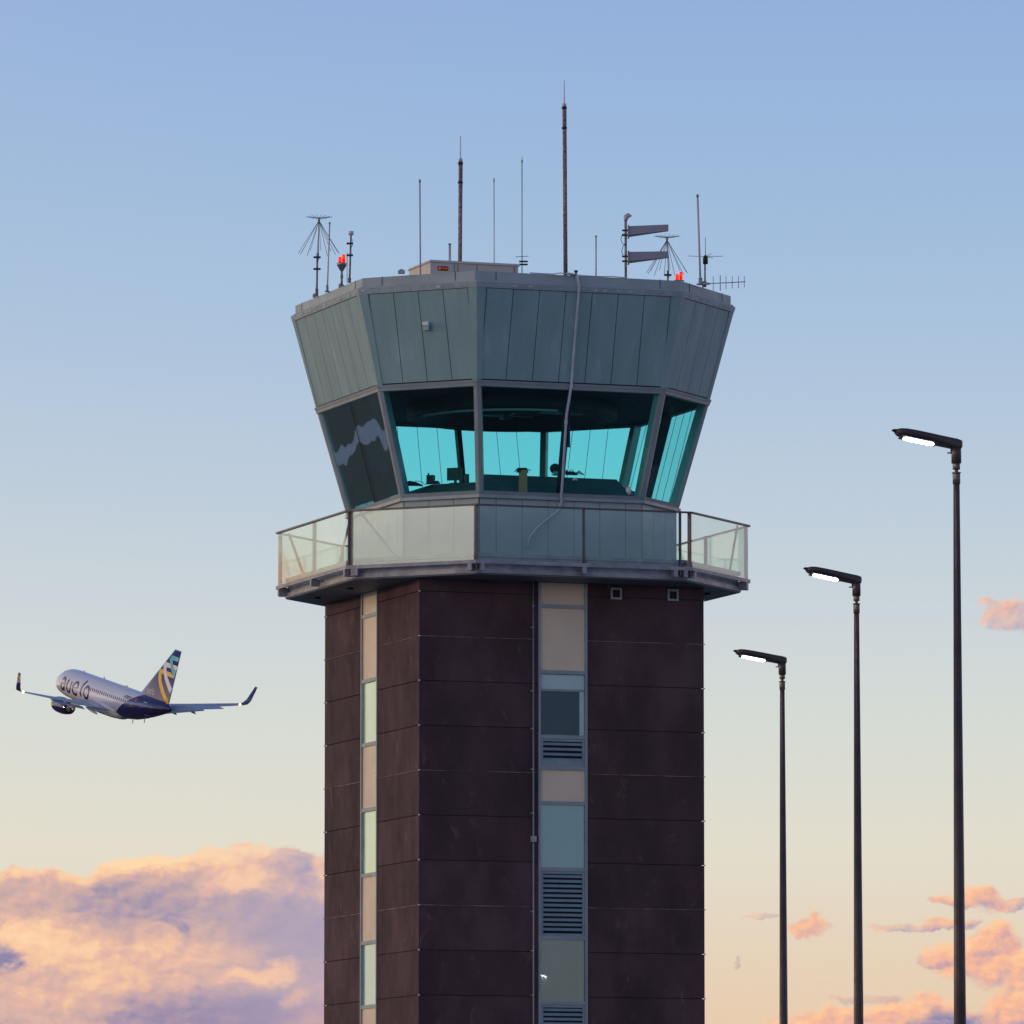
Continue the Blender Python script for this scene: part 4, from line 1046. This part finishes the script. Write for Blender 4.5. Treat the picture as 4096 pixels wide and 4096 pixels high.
for sd in (1, -1):
    wr = [foil(11.6, 18.9, -1.30, sd*1.2, .13), foil(13.0, 18.95, -1.12, sd*3.2, .125), foil(14.7, 19.1, -.86, sd*5.6, .115), foil(17.4, 20.3, -.12, sd*10.5, .105), foil(19.9, 21.8, .62, sd*15.2, .10), foil(20.5, 22.1, .80, sd*16.3, .10)]
    wing = loft(wr, 'wing', 'pgrey', pl)
    g1 = tilt(foil(20.55, 22.15, .82, sd*16.35, .09), sd*16.35, .82, R(8), sd)
    g2 = tilt(foil(20.85, 22.35, .98, sd*16.85, .08), sd*16.85, .98, R(45), sd)
    g3 = tilt(foil(21.3, 22.6, 1.5, sd*17.15, .08), sd*17.15, 1.5, R(72), sd)
    g4 = tilt(foil(22.4, 23.05, 3.45, sd*17.62, .08), sd*17.62, 3.45, R(78), sd)
    wl_ = loft([g1, g2, g3, g4], 'winglet', 'navy', wing)
    q = MB(); q.hexa([g3[0].lerp(g4[0], t_)+(g3[5]-g3[0])*.0 for t_ in (.55, .78)]+[g3[10].lerp(g4[10], t_) for t_ in (.78, .55)], [v+Vector((0, sd*.03, .01)) for v in ([g3[0].lerp(g4[0], t_) for t_ in (.55, .78)]+[g3[10].lerp(g4[10], t_) for t_ in (.78, .55)])])
    q.build('winglet_stripe', 'yellow', wing)
    # flap drooped a little behind the wing
    for (s0, s1, l0, l1, h0, h1) in ((2.2, 5.4, 18.7, 18.95, -1.30, -1.02), (5.9, 11.2, 19.0, 20.4, -.98, -.16)):
        q = MB(); q.hexa([A(l0, sd*s0, h0), A(l0, sd*s0, h0-.10), A(l0+.85, sd*s0, h0-.30), A(l0+.85, sd*s0, h0-.26)], [A(l1, sd*s1, h1), A(l1, sd*s1, h1-.08), A(l1+.62, sd*s1, h1-.22), A(l1+.62, sd*s1, h1-.19)]); q.build('flap', 'pgrey', wing)
    for (s_, a_, h_) in ((3.9, 18.0, -1.33), (7.6, 18.5, -.72), (10.0, 19.3, -.36)):
        q = MB(); q.tube([A(a_-1.7, sd*s_, h_), A(a_-.9, sd*s_, h_-.18), A(a_+.3, sd*s_, h_-.30), A(a_+1.2, sd*s_, h_-.42), A(a_+1.75, sd*s_, h_-.52)], [.05, .17, .21, .15, .02], 10); q.build('flap_fairing', 'ptan', wing)
    # engine
    ec = lambda a, r_: (a, r_)
    y_ = sd*4.85; h_ = -2.05
    q = MB(); q.tube([A(9.9, y_, h_), A(10.05, y_, h_), A(10.5, y_, h_), A(11.4, y_, h_), A(12.4, y_, h_), A(13.2, y_, h_), A(13.55, y_, h_)], [.86, .98, 1.06, 1.10, 1.06, .93, .86], 28, cap=False)
    q.tube([A(13.55, y_, h_), A(13.0, y_, h_), A(12.4, y_, h_)], [.84, .80, .70], 28, cap=True); q.tube([A(9.95, y_, h_), A(10.6, y_, h_)], [.84, .80], 28, cap=True)
    ng = q.build('engine', 'navy', pl)
    q = MB(); q.tube([A(12.4, y_, h_), A(13.6, y_, h_), A(14.3, y_, h_)], [.62, .56, .44], 24); q.build('exhaust_nozzle', 'mastd', ng)
    q = MB(); q.tube([A(14.31, y_, h_), A(14.75, y_, h_), A(15.0, y_, h_)], [.28, .17, .02], 16); q.build('exhaust_cone', 'metal', ng)
    q = MB(); q.tube([A(9.86, y_, h_), A(9.92, y_, h_), A(10.12, y_, h_)], [.88, .955, 1.0], 28, cap=False); q.build('intake_lip', 'metal', ng)
    q = MB(); q.hexa([A(11.0, y_-.14, h_+.9), A(15.2, y_-.10, h_+.55), A(15.2, y_+.10, h_+.55), A(11.0, y_+.14, h_+.9)], [A(12.6, y_-.14, -1.02), A(16.8, y_-.08, -1.1), A(16.8, y_+.08, -1.1), A(12.6, y_+.14, -1.02)]); q.build('pylon', 'ptan', ng)
    # tailplane
    loft([foil(28.2, 31.9, .95, sd*.5, .09), foil(32.1, 33.75, 1.78, sd*7.15, .09)], 'tailplane', 'pgrey', pl)
    q = MB(); bmx = Matrix.Translation(A(21.55, sd*16.15, .80))
    vs = [(math.sin(t_)*math.cos(p_), math.sin(t_)*math.sin(p_), math.cos(t_)) for t_ in (.01, .8, 1.57, 2.34, 3.13) for p_ in [2*PI*k/10 for k in range(10)]]
    q.add([bmx @ (Vector(v)*.16) for v in vs], [(i*10+k, i*10+(k+1) % 10, (i+1)*10+(k+1) % 10, (i+1)*10+k) for i in range(4) for k in range(10)], 0, True); q.build('wingtip_light', 'flaplight', wing)
# belly fairing
q = MB(); q.tube([A(10.2, 0, -1.6), A(11.8, 0, -1.40), A(14.5, 0, -1.25), A(17.5, 0, -1.25), A(19.6, 0, -1.35), A(21.4, 0, -1.6)], [.3, 1.0, 1.25, 1.25, 1.02, .2], 24)
for i, v in enumerate(q.v): q.v[i] = (v[0], v[1]*1.62, v[2]*1.0)
q.build('belly_fairing', 'pwhite', pl)
q = MB(); q.box((-9.6, 0, -2.25), (.25, .04, .4)); q.box((-22.4, 0, -2.15), (.22, .04, .5)); q.box((-25.6, 0, -1.55), (.2, .04, .5)); q.box((-13.0, 0, 2.14), (.35, .04, .3)); q.box((-7.2, 0, 2.1), (.3, .04, .22)); q.box((-19.5, 0, 2.08), (.6, .05, .18))
q.build('blade_antenna', 'pgrey', pl)
# fin: affine map of the tail artwork (x,y measured on the tail photograph) to (a,h)
import numpy as np
src = np.array([[1505, 85, 1], [1630, 130, 1], [1310, 1430, 1]], float); dst = np.array([[31.5, 8.85], [33.3, 8.75], [31.75, 1.7]], float)
AF = np.linalg.solve(src, dst)
def fm(x, y): r_2 = np.array([x, y, 1.0]) @ AF; return float(r_2[0]), float(r_2[1])
def fin_half(a, h):
    """half thickness of the fin there"""
    le = np.interp(h, [1.7, 8.85], [fm(740, 1195)[0], 31.5]); te = np.interp(h, [1.7, 8.75], [31.75, 33.3])
    x = min(.999, max(.001, (a-le)/max(.1, te-le))); c_ = te-le
    return 5*.10*(.2969*math.sqrt(x)-.126*x-.3516*x*x+.2843*x**3-.1015*x**4)*c_
le0 = fm(740, 1195)[0]
def foilv(le, te, h, n_=12, tc=.10):
    up = []; dn = []
    for k in range(n_+1):
        x = .5-.5*math.cos(PI*k/n_); y = 5*tc*(.2969*math.sqrt(x)-.126*x-.3516*x*x+.2843*x**3-.1015*x**4)*(te-le)
        up.append(A(le+(te-le)*x, y, h)); dn.append(A(le+(te-le)*x, -y, h))
    return up+dn[1:-1][::-1]
fin = loft([foilv(le0-.15, 31.7, 1.4), foilv(le0, 31.75, 1.7), foilv(31.5, 33.3, 8.85)], 'tail_fin', 'navy', pl)
q = MB(); q.hexa([A(31.5, -.10, 8.86), A(33.3, -.02, 8.86), A(33.3, .02, 8.86), A(31.5, .10, 8.86)], [A(31.6, -.08, 8.95), A(33.3, -.02, 8.95), A(33.3, .02, 8.95), A(31.6, .08, 8.95)]); q.build('fin_cap', 'pwhite', fin)
q = MB(); q.hexa([A(23.6, -.10, 1.9), A(28.6, -.14, 1.85), A(28.6, .14, 1.85), A(23.6, .10, 1.9)], [A(26.2, -.03, 2.55), A(29.2, -.06, 3.9), A(29.2, .06, 3.9), A(26.2, .03, 2.55)]); q.build('dorsal_fin', 'pwhite', fin)
def patch(name, polys, mat, off):
    q = MB()
    for sd in (1, -1):
        for p in polys:
            # subdivide along the quad so the patch hugs the fin
            ah = [fm(*c) for c in p]; nn2 = 6
            if len(ah) == 4:
                g0 = []
                for u_ in range(nn2+1):
                    for v_ in range(nn2+1):
                        s_, t_ = u_/nn2, v_/nn2
                        a = (1-s_)*((1-t_)*ah[0][0]+t_*ah[3][0])+s_*((1-t_)*ah[1][0]+t_*ah[2][0]); h = (1-s_)*((1-t_)*ah[0][1]+t_*ah[3][1])+s_*((1-t_)*ah[1][1]+t_*ah[2][1])
                        g0.append(A(a, sd*(fin_half(a, h)+off), h))
                q.add(g0, [(u_*(nn2+1)+v_, (u_+1)*(nn2+1)+v_, (u_+1)*(nn2+1)+v_+1, u_*(nn2+1)+v_+1) for u_ in range(nn2) for v_ in range(nn2)])
    q.build(name, mat, fin)
patch('tail_stripe', [[(1205, 590), (1290, 618), (1290, 728), (1195, 700)], [(1290, 618), (1400, 650), (1410, 775), (1290, 728)], [(1400, 650), (1440, 720), (1442, 785), (1410, 775)], [(1180, 610), (1232, 690), (1222, 870), (1160, 850)], [(1160, 850), (1222, 870), (1236, 1010), (1170, 1010)],
      [(1170, 1010), (1236, 1010), (1262, 1180), (1188, 1150)], [(1188, 1150), (1262, 1180), (1312, 1400), (1240, 1390)], [(1240, 1390), (1312, 1400), (1305, 1428), (1275, 1425)]], 'yellow', .012)
patch('tail_stripe', [[(1325, 405), (1410, 435), (1410, 550), (1335, 532)], [(1410, 435), (1545, 478), (1515, 578), (1410, 550)], [(1318, 410), (1340, 532), (1328, 640), (1272, 480)], [(1272, 480), (1328, 640), (1345, 800), (1280, 800)],
      [(1280, 800), (1345, 800), (1372, 930), (1305, 960)], [(1305, 960), (1372, 930), (1396, 1040), (1345, 1170)]], 'pw2', .022)
patch('tail_stripe', [[(1462, 222), (1585, 266), (1560, 366), (1455, 342)], [(1455, 226), (1466, 345), (1462, 520), (1408, 330)], [(1408, 330), (1462, 520), (1480, 600), (1416, 560)], [(1416, 560), (1472, 560), (1508, 590), (1436, 690)], [(1436, 690), (1508, 590), (1446, 805), (1442, 780)]], 'teal', .032)
# airline name: brush strokes wrapped on the port side; (u,v): u metres aft from the letter's left edge, v height
def stroke(q, pts_, wid, a0, xs=1.0, side=1, hs=1.0, h0=0.0, sk=0.0, surf=skin, off=.014):
    # Catmull-Rom through pts
    P_ = [Vector((p[0], p[1])) for p in pts_]; P_ = [P_[0]*2-P_[1]]+P_+[P_[-1]*2-P_[-2]]; W_ = [wid[0]]+list(wid)+[wid[-1]] if isinstance(wid, (list, tuple)) else [wid]*len(P_)
    cl_ = []
    for i in range(1, len(P_)-2):
        for k in range(6):
            t_ = k/6; p = .5*((2*P_[i])+(P_[i+1]-P_[i-1])*t_+(2*P_[i-1]-5*P_[i]+4*P_[i+1]-P_[i+2])*t_*t_+(3*P_[i]-P_[i-1]-3*P_[i+1]+P_[i+2])*t_**3)
            cl_.append((p, W_[i]+(W_[i+1]-W_[i])*t_))
    cl_.append((P_[-2], W_[-2]))
    vs = []
    for i, (p, w_) in enumerate(cl_):
        d = (cl_[min(i+1, len(cl_)-1)][0]-cl_[max(i-1, 0)][0]); d.normalize() if d.length > 0 else None
        n_ = Vector((-d.y, d.x))
        for sg in (1, 0, -1):
            r_3 = p+n_*w_*.5*sg; vs.append(surf(a0+(r_3.x+sk*r_3.y)*xs, h0+r_3.y*hs, off, side))
    q.add(vs, [(i*3+k, (i+1)*3+k, (i+1)*3+k+1, i*3+k+1) for i in range(len(cl_)-1) for k in (0, 1)], 0, True)
LET = [  # letter, u offset, strokes
 (3.15, [([(.35, .72), (.75, .98), (1.15, .90), (1.30, .45), (1.22, -.05), (1.12, -.45), (1.20, -.88)], [.20, .34, .34, .26, .22, .22, .26]), ([(.95, .10), (.45, .18), (.12, -.20), (.25, -.72), (.65, -.82), (1.08, -.35)], [.10, .16, .26, .32, .28, .14])]),
 (4.85, [([(.60, .98), (.38, .50), (.22, -.10), (.35, -.68), (.72, -.88), (1.10, -.62), (1.32, -.05), (1.42, .50), (1.50, .88)], [.26, .28, .28, .32, .34, .22, .16, .22, .26])]),
 (6.65, [([(.25, .02), (.80, .10), (1.55, .20)], [.08, .10, .14]), ([(1.55, .20), (1.58, .70), (1.22, 1.02), (.70, .86), (.28, .35), (.16, -.25), (.42, -.78), (.90, -.92), (1.40, -.62)], [.16, .28, .32, .22, .22, .28, .34, .34, .18])]),
 (8.85, [([(1.12, 1.62), (.72, .95), (.42, .15), (.30, -.45), (.42, -.88)], [.28, .26, .26, .28, .30])]),
 (10.0, [([(.85, 1.0), (.38, .72), (.12, .05), (.25, -.62), (.72, -.90), (1.22, -.60), (1.48, .08), (1.32, .74), (.88, 1.0)], [.22, .16, .22, .30, .34, .30, .26, .34, .30])])]
q = MB()
for u0, sts in LET:
    for p_, w_ in sts: stroke(q, p_, [x*1.25 for x in w_], u0+1.15, h0=-.10, hs=.88)
q.build('airline_lettering', 'navy', fus)
q = MB()   # small name on the fin
def finskin(a, h, off, side): return A(a, side*(fin_half(a, h)+off+.01), h)
fa, fh = fm(955, 1120)
for u0, sts in LET:
    for p_, w_ in sts: stroke(q, p_, [x*1.3 for x in w_], 0, surf=lambda a, h, off, side, u0=u0: finskin(fa-.25+(a+u0-3.15)*.235, fh-.35+(h)*.30, off, side))
q.build('fin_lettering', 'pw2', fin)
# registration, flag, doors, cabin windows
def wrap(a0, h0): return lambda c: skin(a0+c.x, h0+c.y, .014+c.z)
text_mesh('registration', 'N703VL', .62, 'navy', fus, wrap(22.1, .88), .004, .01)
q = MB(); q.add([skin(24.9, .95), skin(25.5, .95), skin(25.5, 1.3), skin(24.9, 1.3)], [(0, 1, 2, 3)]); q.build('flag', prin('flag_red', (.45, .10, .14), .4), fus)
for k in range(24):
    a = 11.9+k*.55; q = MB(); q.add([skin(a-.14, .34), skin(a+.14, .34), skin(a+.14, .74), skin(a-.14, .74)], [(0, 1, 2, 3)]); q.build('cabin_window', 'navy' if a < 24.5 else 'pgrey', fus)
q = MB()
for (a0, h0, w, hh, t_) in ((27.2, -.55, .80, 1.75, .07),):
    for (x0, y0, x1, y1) in ((0, 0, w, t_), (0, hh-t_, w, hh), (0, t_, t_, hh-t_), (w-t_, t_, w, hh-t_)):
        q.add([skin(a0+x0, h0+y0), skin(a0+x1, h0+y0), skin(a0+x1, h0+y1), skin(a0+x0, h0+y1)], [(0, 1, 2, 3)])
q.build('rear_door', 'pw2', fus)
q = MB()
for (a0, a1, b0, b1) in ((1.75, 2.6, .50, .92), (1.2, 1.7, .42, .62)):
    q.add([skin(a0, b0), skin(a1, b0+.1), skin(a1+.1, b1+.1), skin(a0+.3, b1)], [(0, 1, 2, 3)])
q.build('cockpit_window', 'black', fus)
